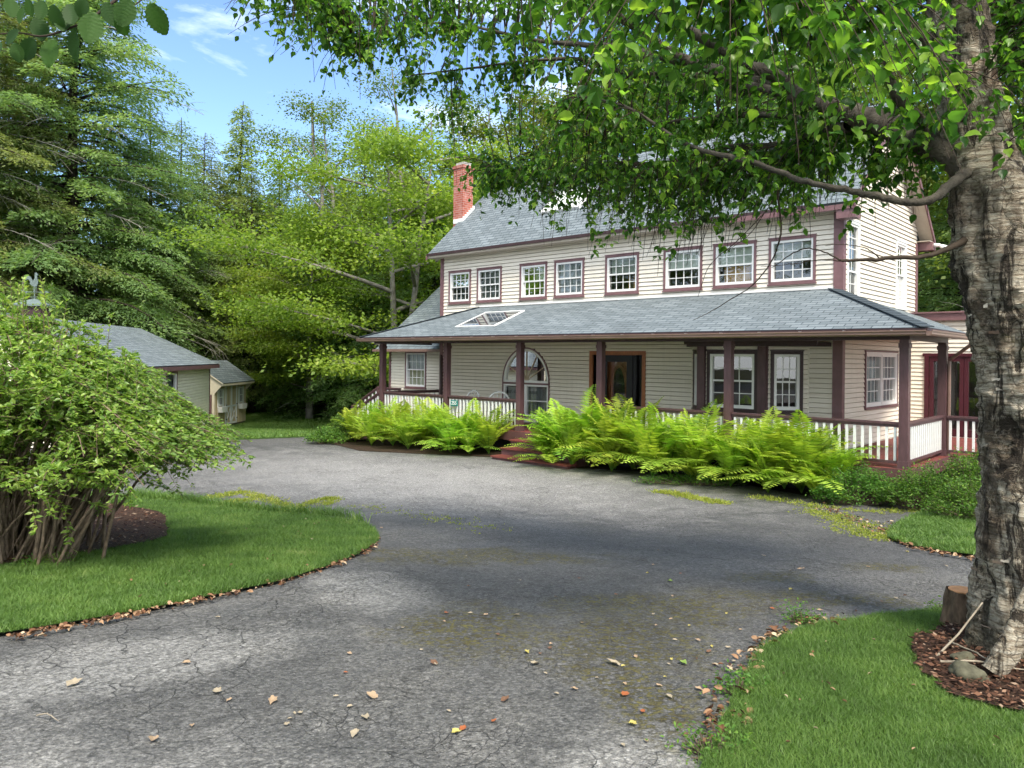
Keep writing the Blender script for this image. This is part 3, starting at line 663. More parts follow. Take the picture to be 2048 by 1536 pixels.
# ceiling, beam, gutter
mb = MB(); mb.prism([(-15.0, -.35, 2.96), (.38, -.35, 2.96), (.38, 2.6, 2.96), (XR+.03, 6.9, 2.96), (XR+.03, 1.97, 2.96), (XL-.05, 1.97, 2.96), (XL-.05, 2.95, 2.96), (-15.0, 2.95, 2.96)], (0, 0, .03)); mb.build('porch_ceiling', 'soffit', H)
mb = MB(); mb.box(-14.9, .09, -.07, .07, 2.84, 2.955); mb.box(-.07, .07, .072, 2.7, 2.84, 2.955); mb.box(-14.63, -14.49, .072, 1.9, 2.84, 2.955); mb.build('porch_beam', 'dark_trim', H)
mb = MB(); mb.box(-15.1, .43, -.455, -.43, 2.93, 3.02); mb.box(.43, .455, -.45, 2.55, 2.93, 3.02); mb.build('fascia', 'dark_trim', H)
prof = [(0, 2.89), (-.055, 2.89), (-.085, 2.915), (-.085, 2.945), (-.10, 2.965), (-.10, 2.985), (-.088, 2.985), (-.088, 2.968), (0, 2.968)]
mb = MB(); mb.prism([(-15.17, -.458+a, z) for a, z in prof], (15.17+.46, 0, 0)); mb.prism([(.458-a, -.555, z) for a, z in prof], (0, 3.1, 0))
gu = mb.build('gutter', 'gutter', H)
mb = MB()
x = -14.9
while x < .4: mb.box(x-.012, x+.012, -.56, -.43, 2.986, 2.992); mb.box(x-.012, x+.012, -.43, -.41, 2.992, 3.045); x += .78
mb.build('strap', 'metal', gu)
mb = MB(); mb.tube([(.5, 2.5, 2.9), (.5, 2.5, 2.8), (.12, 2.62, 2.5), (.11, 2.62, 2.4), (.11, 2.62, .3)], .035, 8); mb.build('downspout', 'gutter', H)
mb = MB(); mb.tube([(-14.3, 2.2, 2.86), (-14.3, 2.2, 2.75), (-14.05, 1.93, 2.45), (-14.02, 1.90, 2.3), (-14.02, 1.90, .5)], .04, 8); mb.build('downspout', 'dark_trim', H)
# porch skylight lying on the roof plane
def on_porch(x, v, h=0): return (x, v-h*.36, pr(v)+h*.93)
sk = frame4(on_porch, -11.6, -10.08, .2, 1.42, .045, .03, 'skylight', 'white_vinyl', H); sk['label'] = 'flush skylight in the porch roof mirroring the wall above'
m = MB(); m.poly([on_porch(-11.55, .25, .02), on_porch(-10.13, .25, .02), on_porch(-10.13, 1.37, .02), on_porch(-11.55, 1.37, .02)]); m.build('pane', 'skylight_glass', sk)
# posts
pm = None
for x, v in ((0, 0), (-3.28, 0), (-6.46, 0), (-8.96, 0), (-11.69, 0), (-14.56, 0), (0, 2.6)):
    z0 = .35
    if pm is None:
        m = MB(); m.box(-.075, .075, -.075, .075, 0, 2.84-z0); m.box(-.088, .088, -.088, .088, 2.70-z0, 2.78-z0); m.box(-.088, .088, -.088, .088, .25, .38); o = m.build('porch_post', 'post_paint', H); pm = o.data
    else: o = link('porch_post', pm, H)
    o.location = (x, v, z0)
# deck boards
mb = MB(); v = -.12; k = 0
while v < 1.93: mb.box(-14.75, .12, v, v+.134, DK-.03, DK+random.uniform(-.002, .002)); v += .14
v = 1.95
while v < 6.9: mb.box(XR+.04, .12 if v < 2.6 else 4.5, v, v+.134, DK-.03, DK+random.uniform(-.002, .002)); v += .14
v = 1.95
while v < 2.9: mb.box(-17.3, -14.2, v, v+.134, DK-.03, DK); v += .14
mb.build('deck', 'deck_red', H)
mb = MB(); mb.box(-14.75, .10, -.14, -.122, .36, DK-.005); mb.box(.122, .14, -.14, 2.6, .36, DK-.005); mb.box(.122, 4.5, 2.50, 2.52, .36, DK-.005); mb.box(-14.77, -14.752, -.14, 1.9, .3, DK-.005); mb.box(-17.3, -14.8, 1.93, 1.945, .3, DK-.005); mb.build('deck_fascia', 'deck_side', H)
mb = MB(); mb.box(-14.7, .05, .1, .13, -.5, .35); mb.box(.0, .03, .1, 2.6, -.5, .35); mb.build('skirt', 'black_frame', H)
# front steps
mb = MB(); mb2 = MB()
for i in range(3):
    z = DK-.17*(i+1)-.0; v0 = -.14-.33*(i+1)
    mb.box(-8.86, -6.5, v0-.03, v0+.33, z-.035, z); mb2.box(-8.84, -6.52, v0+.005, v0+.32, -.35, z-.037)
st = mb.build('steps', 'deck_red', H); mb2.build('riser', 'deck_side', st)
# left steps and landing
mb = MB(); mb2 = MB()
for i in range(4):
    z = DK-.17*(i+1); x0 = -17.3-.3*(i+1); mb.box(x0-.02, x0+.3, 1.95, 2.9, z-.035, z); mb2.box(x0+.01, x0+.29, 1.97, 2.88, -.6, z-.037)
    x0 = -14.77-.3*(i+1); mb.box(x0-.02, x0+.3, .05, 1.7, z-.035, z); mb2.box(x0+.01, x0+.29, .07, 1.68, -.6, z-.037)
st = mb.build('steps', 'deck_red', H); mb2.build('riser', 'deck_side', st)
# railings
RAIL = .80
for a, b in ((-3.20, -.08), (-6.38, -3.36), (-11.61, -9.04), (-14.48, -11.77)): baluster_rail(H, (a, 0, DK), (b, 0, DK), RAIL)
baluster_rail(H, (0, .08, DK), (0, 2.52, DK), RAIL)
baluster_rail(H, (.08, 2.6, DK), (2.6, 2.6, DK), RAIL)
baluster_rail(H, (-14.56, .1, DK), (-14.4, 2.9, DK), RAIL, sp=.2)
baluster_rail(H, (-17.2, 1.9, DK), (-16.1, 1.95, DK), RAIL, sp=.2)
baluster_rail(H, (-18.7, 1.9, DK-.72), (-17.25, 1.9, DK), RAIL, sp=.2)
baluster_rail(H, (-15.9, .0, DK-.6), (-14.65, .0, DK), RAIL, sp=.25)
mb = MB(); mb.box(-17.27, -17.18, 1.85, 1.94, .3, DK+RAIL+.02); mb.box(-18.74, -18.65, 1.85, 1.94, -.4, DK+.1); mb.box(-15.95, -15.87, -.04, .04, -.3, DK+.22); mb.box(2.6, 2.69, 2.55, 2.65, .3, 1.42); mb.build('newel_post', 'post_paint', H)

# ---- arch window
cx, rr, zs = ARC
m = MB(Tf); f = MB(Tf); g = MB(Tf); n = 28
def arc(r, h, a): return (cx+r*math.cos(a), zs+h*math.sin(a))
for (r0, h0, r1, h1, n0, n1, mm) in ((.90, .98, .86, .94, -.02, .05, m), (.86, .94, .79, .87, -.05, .038, f)):
    for i in range(n):
        a, b = PI*i/n, PI*(i+1)/n; p = [arc(r0, h0, a), arc(r0, h0, b), arc(r1, h1, b), arc(r1, h1, a)]
        mm.prism([(q[0], n0, q[1]) for q in p], (0, n1-n0, 0))
m.box(cx-.90, cx-.86, -.02, .05, .79, zs); m.box(cx+.86, cx+.90, -.02, .05, .79, zs); m.box(cx-.90, cx+.90, -.02, .06, .76, .79); m.box(cx-.86, cx+.86, -.02, .042, zs-.085, zs-.035)
f.box(cx-.86, cx+.86, -.05, .038, zs-.033, zs+.03)
aw = m.build('window', 'mauve', H); aw['label'] = 'arched sunburst window over two sash windows'
for s in (-1, 1):
    a, b = (cx-.86, cx-.0) if s < 0 else (cx+.0, cx+.86)
    for q in ((a, a+.06, -.05, .034, .79, zs-.087), (b-.06, b, -.05, .034, .79, zs-.087), (a+.06, b-.06, -.05, .034, .79, .84), (a+.06, b-.06, -.05, .034, zs-.137, zs-.087), (a+.06, b-.06, -.04, .02, 1.22, 1.25)): f.box(*q)
f.build('sash', 'white_vinyl', aw)
t_ = MB(Tf)
for k in range(1, 6):
    a = PI*k/6; x1, z1 = arc(.80, .88, a); t_.beam((cx+.03*math.cos(a), -.005, zs+.05), (x1, -.005, z1), .022, .016, up=(0, 1, 0))
t_.prism([(cx+.055*math.cos(PI*i/8), -.012, zs+.03+.055*math.sin(PI*i/8)) for i in range(9)], (0, .02, 0)); t_.build('muntin', 'tan_muntin', aw)
g.poly([(arc(.80, .88, PI*i/n)[0], -.02, arc(.80, .88, PI*i/n)[1]) for i in range(n+1)]); g.poly([(cx-.82, -.02, .84), (cx+.82, -.02, .84), (cx+.82, -.02, zs-.1), (cx-.82, -.02, zs-.1)]); g.build('pane', 'glass', aw)
c_ = MB(Tf)
for i in range(60):
    x0 = cx-.82+1.64*i/60; x1 = cx-.82+1.64*(i+1)/60; c_.poly([(x0, -.14+.03*math.sin(i*1.3), .8), (x1, -.14+.03*math.sin(i*1.3+1.3), .8), (x1, -.14+.03*math.sin(i*1.3+1.3), 1.6), (x0, -.14+.03*math.sin(i*1.3), 1.6)])
c_.build('curtain', 'blind_grey', aw)

# ---- entry door
m = MB(Tf)
for q in ((-8.24, -8.14, 0, .05, .6, 2.66), (-6.60, -6.50, 0, .05, .6, 2.66), (-8.14, -6.60, 0, .05, 2.56, 2.66)): m.box(*q)
for x in (-7.84, -6.92): m.box(x-.04, x+.04, -.14, .02, .6, 2.56)
m.box(-8.14, -6.6, -.14, .03, .58, .62)
dr = m.build('door', 'door_wood', H); dr['label'] = 'carved wood entry door with an oval glass pane behind a dark storm door'
m = MB(Tf); xa, xb, zo, ow, oh = -7.78, -6.98, 1.62, .21, .62
n = 32; ov = [(-7.38+ow*math.cos(2*PI*i/n), zo+oh*math.sin(2*PI*i/n)) for i in range(n)]
bd = []
for i in range(n):
    c, s = math.cos(2*PI*i/n), math.sin(2*PI*i/n); k = min((.40)/abs(c) if abs(c) > 1e-6 else 9, (.97)/abs(s) if abs(s) > 1e-6 else 9); bd.append((-7.38+c*k, 1.60+s*k))
for i in range(n):
    j = (i+1) % n; m.poly([(ov[i][0], -.1, ov[i][1]), (ov[j][0], -.1, ov[j][1]), (bd[j][0], -.1, bd[j][1]), (bd[i][0], -.1, bd[i][1])])
    for r, h in ((1.0, 1.0), (1.35, 1.1)):
        m.beam((-7.38+(ov[i][0]+7.38)*r, -.09, zo+(ov[i][1]-zo)*h), (-7.38+(ov[j][0]+7.38)*r, -.09, zo+(ov[j][1]-zo)*h), .025, .03, up=(0, 1, 0))
m.build('door_panel', 'door_wood', dr)
m = MB(Tf); m.poly([(a, -.11, b) for a, b in ov]); m.poly([(-8.14, -.1, .62), (-7.88, -.1, .62), (-7.88, -.1, 2.56), (-8.14, -.1, 2.56)]); m.poly([(-6.88, -.1, .62), (-6.6, -.1, .62), (-6.6, -.1, 2.56), (-6.88, -.1, 2.56)]); m.build('pane', 'glass', dr)
m = MB(Tf)
for q in ((-7.80, -7.70, -.02, .045, .62, 2.55), (-7.06, -6.88, -.02, .045, .62, 2.55), (-7.70, -7.06, -.02, .045, 2.38, 2.55), (-7.70, -7.06, -.02, .045, .62, .72), (-7.70, -7.06, -.02, .04, 1.27, 1.31), (-6.88, -6.80, -.05, .02, .62, 2.55)): m.box(*q)
for i in range(9):
    x = -7.66+.07*i; m.box(x-.008, x+.008, .0, .02, .75, 1.25)
m.build('storm_door', 'black_frame', dr)
m = MB(Tf); m.poly([(-7.70, .01, 1.31), (-7.06, .01, 1.31), (-7.06, .01, 2.38), (-7.70, .01, 2.38)]); m.build('pane', 'glass', dr)
m = MB(Tf); m.box(-8.2, -6.55, -1.6, -1.5, .6, 2.7); m.build('back_panel', 'floor_dark', dr)

# ---- bay window
pA, pB, pC, pD = (-5.2, 2.0), (-4.62, 1.42), (-3.18, 1.42), (-2.42, 2.0)
def wallT(a, b):
    a = Vector((*a, 0)); b = Vector((*b, 0)); d = (b-a); L = d.length; d.normalize(); nn = Vector((d.y, -d.x, 0))
    return (lambda s, n, z: tuple(a+d*s+nn*n+Vector((0, 0, z)))), L
bay = MB()
for a, b, op in ((pA, pB, (.18, .66)), (pB, pC, (.12, 1.32)), (pC, pD, (.14, .82))):
    T, L = wallT(a, b); mm = MB(T); siding(mm, 0, L, .6, 2.78, [(op[0]+.03, op[1]-.03, 1.45, 2.62)])
    o = len(bay.v); bay.v += mm.v; bay.f += [[k+o for k in q] for q in mm.f]; bay.uv += mm.uv
bw = bay.build('bay_window', 'siding', H); bw['label'] = 'bay window with three sashes under a dark flat hood'
for (a, b, op, kw) in ((pA, pB, (.18, .66), dict(cols=2, rows=1)), (pB, pC, (.12, 1.32), dict(cols=3, rows=2)), (pC, pD, (.14, .82), dict(cols=3, rows=2, curt='curtain', cz=0, ck=None))):
    T, L = wallT(a, b); kw2 = dict(curt=None); kw2.update(kw)
    if kw2.get('curt') == 'curtain': kw2['curt'] = None
    w = window(H, T, op[0], op[1], 1.32, 2.66, trim='dark_trim', tw=.07, fw=.06, **kw2)
for x, v in (pB, pC): m = MB(); m.box(x-.09, x+.09, v-.12, v+.06, .6, 2.76); m.build('bay_post', 'post_paint', H)
m = MB(); m.prism([(-5.35, 1.97, 2.76), (-4.9, 1.15, 2.76), (-2.55, 1.15, 2.76), (-1.95, 1.97, 2.76)], (0, 0, .09)); m.box(-4.95, -1.93, 1.12, 1.16, 2.80, 2.93); m.build('bay_hood', 'dark_trim', H)
m = MB(); m.box(-4.95, -1.93, 1.09, 1.118, 2.915, 2.925); m.build('bay_hood_edge', 'metal', H)
# security light under the rear gable return
m = MB(); m.tube([(e2-.02, 7.7, 5.52), (e2+.16, 7.72, 5.50)], .05, 10); 
for dv in (-.09, .09): m.tube([(e2+.14, 7.72, 5.50), (e2+.22, 7.72+dv, 5.46), (e2+.34, 7.72+dv*1.6, 5.38)], [.03, .055, .085], 10)
m.build('security_light', 'white_vinyl', H, smooth=True)
m = MB(); m.box(-8.75, -8.60, .5, .65, 2.90, 2.958); m.build('ceiling_light', 'white_vinyl', H)

# house number sign on the railing
def text_mesh(txt, size):
    cu = bpy.data.curves.new('digits', 'FONT'); cu.body = txt; cu.size = size; cu.extrude = .003; cu.align_x = 'CENTER'; cu.align_y = 'CENTER'; cu.offset = .002
    o = bpy.data.objects.new('digits', cu); C.objects.link(o); dg = bpy.context.evaluated_depsgraph_get(); me = bpy.data.meshes.new_from_object(o.evaluated_get(dg)); bpy.data.objects.remove(o); return me
simple('sign_green', (.0, .19, .17), .35, .03)
sg = empty('house_number_sign', (*W(-11.33, -.06), 1.195), RZ); tag(sg, 'small teal green house number plate reading 255 on the porch railing', 'sign')
m = MB(); m.box(-.135, .135, -.008, .008, -.08, .08); m.build('plate', 'sign_green', sg)
tm = text_mesh('255', .14); tm.materials.append(MT['white_vinyl']); o = link('digits', tm, sg); o.location = (0, -.012, 0); o.rotation_euler = (PI/2, 0, 0)

# ---- porch chairs
def chair(x, v, rot, label):
    wx, wy = W(x, v); c = empty('porch_chair', (wx, wy, DK), RZ+rot); tag(c, label, 'chair', 'white chairs on the porch')
    m = MB(); tl = lambda x, z: (x, .22+(z-.4)*.25, z)
    n = 16; pts = [tl(.29*math.cos(PI*i/n), .62+.28*math.sin(PI*i/n)) for i in range(n+1)]
    pts = [tl(.22, .42)]+pts+[tl(-.22, .42)]
    m.tube(pts, .024, 8)
    for k in range(1, 7):
        a = PI*k/7; m.tube([tl(.03*math.cos(a), .45), tl(.28*math.cos(a), .62+.27*math.sin(a))], .008, 6)
    m.build('backrest', 'white_vinyl', c, smooth=True)
    m = MB(); m.prism([(-.26, -.28, .40), (.26, -.28, .40), (.22, .24, .40), (-.22, .24, .40)], (0, 0, .035)); m.build('seat', 'white_vinyl', c)
    for sx in (-1, 1):
        m = MB(); m.tube([(sx*.27, .27, .62), (sx*.30, .0, .64), (sx*.28, -.27, .62), (sx*.26, -.27, .42)], .02, 8); m.build('armrest', 'white_vinyl', c, smooth=True)
        for y in (-.25, .22):
            m = MB(); m.tube([(sx*.23, y, .40), (sx*.26, y*1.15, 0)], [.022, .016], 8); m.build('leg', 'white_vinyl', c, smooth=True)
    return c
chair(-11.75, .75, -.1, 'white round backed chair behind the house number plate'); chair(-10.45, .75, .65, 'white round backed chair turned sideways next to the arched window')

# ================================================================== GARAGE
Gd = math.radians(9.6)
GR = empty('garage', (-11.98, 29.85, 0), Gd); tag(GR, 'low cream garage with grey gable roof and cupola behind the big arching shrub', 'garage')
gT = lambda s, n, z: (n, s, z)
m = MB(gT); siding(m, -10.1, 0, -.75, 2.0, [(-6.0, -4.85, 1.05, 1.84)]); m.build('wall', 'siding_pale', GR)
gz = lambda x: 2.03+(3.42-2.03)/2.95*(x*-1+.3) if x > -2.65 else 2.03+(3.42-2.03)/2.95*(x+5.6)
def gcl(z): return (-5.3, 0) if z < 2.05 else (-5.6+(z-2.03)*2.12, .3-(z-2.03)*2.12)
for y, sg_ in ((-10.1, -1), (0, 1)):
    m = MB(lambda s, n, z, y=y, sg_=sg_: (s, y+sg_*n, z)); siding(m, -5.3, 0, -.75, 3.35, [], clip=gcl); m.build('wall', 'siding_pale', GR)
m = MB(lambda s, n, z: (-5.3-n, s, z)); siding(m, -10.1, 0, -.75, 2.0, []); m.build('wall', 'siding_pale', GR)
for sx, x0 in ((1, .3), (-1, -5.6)):
    uvslab('roof', [(x0, -10.45, 2.1), (x0, .3, 2.1), (-2.65+.003*sx, .3, 3.46), (-2.65+.003*sx, -10.45, 3.46)], .08, 'shingles', GR, (0, 1, 0), (-sx, 0, .46), (x0, -10.45, 2.1))
m = MB(); m.box(.26, .33, -10.45, .3, 1.93, 2.06)
for y in (-10.48, .29):
    for a, b in ((.32, -2.65), (-5.62, -2.65)): m.prism([(a, y, 1.93), (a, y, 2.06), (b, y, 3.43), (b, y, 3.26)], (0, .035, 0))
m.box(.0, .035, -.1, .035, -.7, 1.95); m.box(-.1, 0, .0, .035, -.7, 1.95); m.build('trim', 'mauve', GR)
m = MB(); m.box(.02, .28, -10.4, .25, 1.96, 1.985); m.build('soffit', 'soffit', GR)
window(GR, gT, -6.05, -4.8, 1.0, 1.9, 1, 1, double=False, curt='curtain', ck='full', cz=0)
m = MB(); m.box(-2.95, -2.35, -9.15, -8.55, 3.1, 3.72); cu = m.build('cupola', 'dark_trim', GR)
m = MB(); m.prism([(-3.03, -9.23, 3.72), (-2.27, -9.23, 3.72), (-2.27, -8.47, 3.72), (-3.03, -8.47, 3.72)], (0, 0, .05))
for i in range(4):
    q = [(-3.03, -9.23), (-2.27, -9.23), (-2.27, -8.47), (-3.03, -8.47)]; a, b = q[i], q[(i+1) % 4]; m.poly([(*a, 3.77), (*b, 3.77), (-2.65, -8.85, 3.95)])
m.build('cupola_roof', 'copper_green', cu)
wv = MB(lambda a, n, z: (-2.65+a*.985, -8.85+n-a*.16, z)); wv.tube([(0, 0, 3.9), (0, 0, 4.22)], .012, 6)
wv.tube([(-.36, 0, 4.12), (.3, 0, 4.12)], .008, 6); wv.prism([(.3, -.006, 4.08), (.42, -.006, 4.12), (.3, -.006, 4.16)], (0, .012, 0)); wv.prism([(-.38, -.006, 4.05), (-.2, -.006, 4.09), (-.2, -.006, 4.15), (-.38, -.006, 4.19), (-.33, -.006, 4.12)], (0, .012, 0))
for q in ([(-.14, 3.98), (.14, 3.98)],): wv.tube([(q[0][0], 0, q[0][1]), (q[1][0], 0, q[1][1])], .007, 6)
wv.tube([(0, -.16, 4.0), (0, .16, 4.0)], .007, 6)
wv.build('weathervane_mast', 'copper_green', cu)
ro = MB(lambda a, n, z: (-2.65+a*.985, -8.85+n-a*.16, z))
body = [(-.13, 4.36), (-.06, 4.29), (.02, 4.26), (.08, 4.30), (.10, 4.40), (.075, 4.50), (.07, 4.58), (.10, 4.585), (.075, 4.62), (.05, 4.66), (.03, 4.64), (.015, 4.66), (.01, 4.60), (.005, 4.50), (-.04, 4.42), (-.1, 4.41)]
ro.prism([(a, -.018, z) for a, z in body], (0, .036, 0))
tail = [(-.1, 4.37), (-.16, 4.47), (-.23, 4.46), (-.29, 4.38), (-.30, 4.28), (-.34, 4.30), (-.34, 4.44), (-.29, 4.54), (-.20, 4.58), (-.11, 4.54), (-.05, 4.44)]
ro.prism([(a, -.012, z) for a, z in tail], (0, .024, 0))
for a in (-.01, .05): ro.tube([(a, 0, 4.29), (a-.01, 0, 4.13)], .009, 6)
ro.build('weathervane_rooster', 'copper_green', cu)

# ================================================================== SHED
S = empty('garden_shed', (-13, 33, -.86)); tag(S, 'small tan garden shed with white double doors and white flower boxes', 'shed')
SL = 3.85
m = MB(); m.box(-2.9, 0, 0, SL, .12, 2.0); m.prism([(-2.9, .0, 2.0), (0, 0, 2.0), (-1.0, 0, 2.95)], (0, SL, 0)); wl = m.build('wall', 'shed_tan', S)
m = MB()                                  # board battens
y = .12
while y < SL: m.box(.002, .012, y-.006, y+.006, .14, 2.0); y += .2
m.build('batten', 'shed_cream', wl)
m = MB(); m.prism([(-2.92, -.03, .12), (.015, -.03, .12), (.015, -.03, 1.62), (.38, -.03, 2.02), (.38, -.03, 2.1), (-1.0, -.03, 3.0), (-3.2, -.03, 2.0), (-2.92, -.03, 1.95)], (0, .028, 0)); m.build('gable', 'shed_cream', S)
m = MB(); m.prism([(.0, SL+.002, 1.62), (.38, SL+.002, 2.02), (.38, SL+.002, 2.1), (-1.0, SL+.002, 3.0), (-3.2, SL+.002, 2.0), (-2.9, SL+.002, .12), (0, SL+.002, .12)], (0, .03, 0)); m.build('gable', 'shed_cream', S)
uvslab('roof', [(.42, -.12, 2.08), (.42, SL+.12, 2.08), (-1.0, SL+.12, 3.06), (-1.0, -.12, 3.06)], .05, 'shingles', S, (0, 1, 0), (-1.42, 0, .98), (.42, 0, 2.08))
uvslab('roof', [(-3.3, -.12, 1.98), (-3.3, SL+.12, 1.98), (-1.004, SL+.12, 3.06), (-1.004, -.12, 3.06)], .05, 'shingles', S, (0, 1, 0), (1.42, 0, .66), (-3.3, 0, 2))
m = MB(); m.box(.37, .41, -.1, SL+.1, 1.95, 2.045); m.prism([(.42, -.125, 2.0), (.42, -.125, 2.06), (-1.0, -.125, 3.04), (-1.0, -.125, 2.97)], (0, .02, 0)); m.build('fascia', 'shed_cream', S)
m = MB()
y0, y1, ym = 1.2, 2.62, 1.91
for q in ((y0, y0+.09, .14, 2.0), (y1-.09, y1, .14, 2.0), (ym-.07, ym+.07, .14, 1.92), (y0+.09, y1-.09, 1.88, 1.97), (y0+.09, ym-.07, .92, 1.0), (ym+.07, y1-.09, .92, 1.0), (y0+.09, ym-.07, .14, .22), (ym+.07, y1-.09, .14, .22)): m.box(.014, .045, *q[:2], *q[2:])
for a, b in ((y0+.09, ym-.07), (ym+.07, y1-.09)):
    m.beam((.03, a, .22), (.03, b, .92), .06, .02, up=(1, 0, 0)); m.beam((.034, a, .92), (.034, b, .22), .06, .02, up=(1, 0, 0))
ds = m.build('door', 'white_vinyl', S)
m = MB()
for y in (y0+.03, y1-.1): 
    for z in (.35, 1.0): m.box(.045, .06, y, y+.1, z, z+.05)
m.build('hinge', 'black_frame', ds)
for y in (.45, 2.95):
    m = MB()
    for q in ((y-.16, y, .98, 1.82), (y+.42, y+.58, .98, 1.82)): m.box(.012, .035, *q)
    for q in ((y, y+.42, 1.75, 1.8), (y, y+.42, 1.04, 1.1), (y, y+.04, 1.1, 1.75), (y+.38, y+.42, 1.1, 1.75), (y+.195, y+.225, 1.1, 1.75), (y+.04, y+.38, 1.40, 1.44)): m.box(.012, .04, *q)
    wn = m.build('window', 'white_vinyl', S)
    m = MB(); m.poly([(.02, y, 1.05), (.02, y+.42, 1.05), (.02, y+.42, 1.8), (.02, y, 1.8)]); m.build('pane', 'black_frame', wn)
    m = MB(); m.prism([(.013, y-.14, 1.0), (.013, y+.54, 1.0), (.013, y+.48, .76), (.013, y-.08, .76)], (.2, 0, 0)); m.build('flower_box', 'white_vinyl', S)
m = MB(); m.box(-2.8, -.1, .1, .24, -.1, .12); m.box(-2.8, -.1, SL-.4, SL-.26, -.1, .12); m.box(-.12, .0, .1, SL-.1, .0, .115); m.build('skid', 'stone', S)
m = MB(); m.box(.02, .09, -.3, -.2, -.2, 1.6); o = m.build('red_post', 'mauve', None, loc=(-12.93, 32.5, -.86)); tag(o, 'red brown post standing between garage and shed', 'post')

# ================================================================== TREES
def conifer(H_, Lmax, nb, seed, bare=.1, dens=1.0, top_pow=.85, sp_len=.19, mat='hemlock', dead=6, base_fill=True):
    r = np.random.default_rng(seed); wood = TB(); deadw = TB(); PP = []; DD = []; VV = []; LN = []
    lean = r.normal(0, .012, 2); trunk = [(lean[0]*z*z/H_, lean[1]*z*z/H_, z) for z in np.linspace(-.5, H_, 14)]
    wood.add(trunk, [max(.02, (.012*H_+.06)*(1-i/13.5)) for i in range(14)], 8)
    tp = lambda z: np.array([lean[0]*z*z/H_, lean[1]*z*z/H_, z])
    for i in range(nb):
        t = bare+(1-bare)*((i+r.uniform(0, 1))/nb)**.9*.985; z = t*H_
        L = Lmax*((1-t)**top_pow)*(1.0 if t > .28 else (.75+.25*t/.28))*r.uniform(.62, 1.18)+.25
        az = i*2.399+r.normal(0, .35); o = np.array([math.cos(az), math.sin(az), 0]); pv = np.array([-o[1], o[0], 0])
        up = r.uniform(-.05, .22)+.25*t; dr = r.uniform(.25, .5)*(1-.4*t)
        f = lambda s: tp(z)+o*L*s+np.array([0, 0, L*(up*s-dr*s*s)])+pv*L*.08*math.sin(s*3+i)
        ss = np.linspace(0, 1, 6); wood.add([f(s) for s in ss], [max(.006, (.01+.012*L)*(1-.85*s)) for s in ss], 4)
        nt = max(4, int(L*5.6*dens)); cl = r.uniform(0, 1)
        for j in range(nt):
            s = .12+.88*(j+.5)/nt; p0 = f(s)
            for sd in (-1, 1):
                l = (L*.34*(1-s*.72)+.22)*r.uniform(.6, 1.2)
                td = o*r.uniform(.35, .8)+pv*sd*r.uniform(.5, 1.0)+np.array([0, 0, r.uniform(-.35, .05)]); td /= np.linalg.norm(td)
                m = max(3, int(l*14*dens)); q = np.linspace(.1, 1, m)
                p = p0+td*l*q[:, None]+np.array([0, 0, -1])*(l*.28*q**2)[:, None]+r.normal(0, .07, (m, 3))
                d = td+np.stack([r.normal(0, .45, m), r.normal(0, .45, m), r.normal(-.22, .22, m)], 1)
                PP.append(p); DD.append(d); VV.append(np.clip(cl*.35+r.uniform(0, .6, m)+.12*q, 0, 1)); LN.append(sp_len*r.uniform(.6, 1.25, m))
    for i in range(dead):
        z = r.uniform(.08, .65)*H_; az = r.uniform(0, 2*PI); L = r.uniform(.4, .9)*Lmax; o = np.array([math.cos(az), math.sin(az), 0])
        f = lambda s: tp(z)+o*L*s+np.array([0, 0, L*(.1*s-.3*s*s)])
        deadw.add([f(s) for s in np.linspace(0, 1, 6)], [.03*(1-.8*s)+.004 for s in np.linspace(0, 1, 6)], 4)
        for k in range(14):
            s = r.uniform(.3, 1); p = f(s); d = o+r.normal(0, .7, 3); d[2] -= .2; deadw.add([p, p+d*.3, p+d*.6+np.array([0, 0, -.15])], [.01, .007, .004], 3)
    P_ = np.concatenate(PP); D_ = nrm(np.concatenate(DD)); ln = np.concatenate(LN); k = len(P_)
    nn = np.array([0, 0, 1.0])+r.normal(0, .45, (k, 3))
    V, F_ = sprays(P_, D_, nn, ln, ln*r.uniform(.28, .48, k))
    return dict(trunk=wood.mesh('trunk', 'bark_dark'), crown=np_mesh('crown', V, F_, mat, np.concatenate(VV)), branches=deadw.mesh('branches', 'branch_dead') if dead else None)
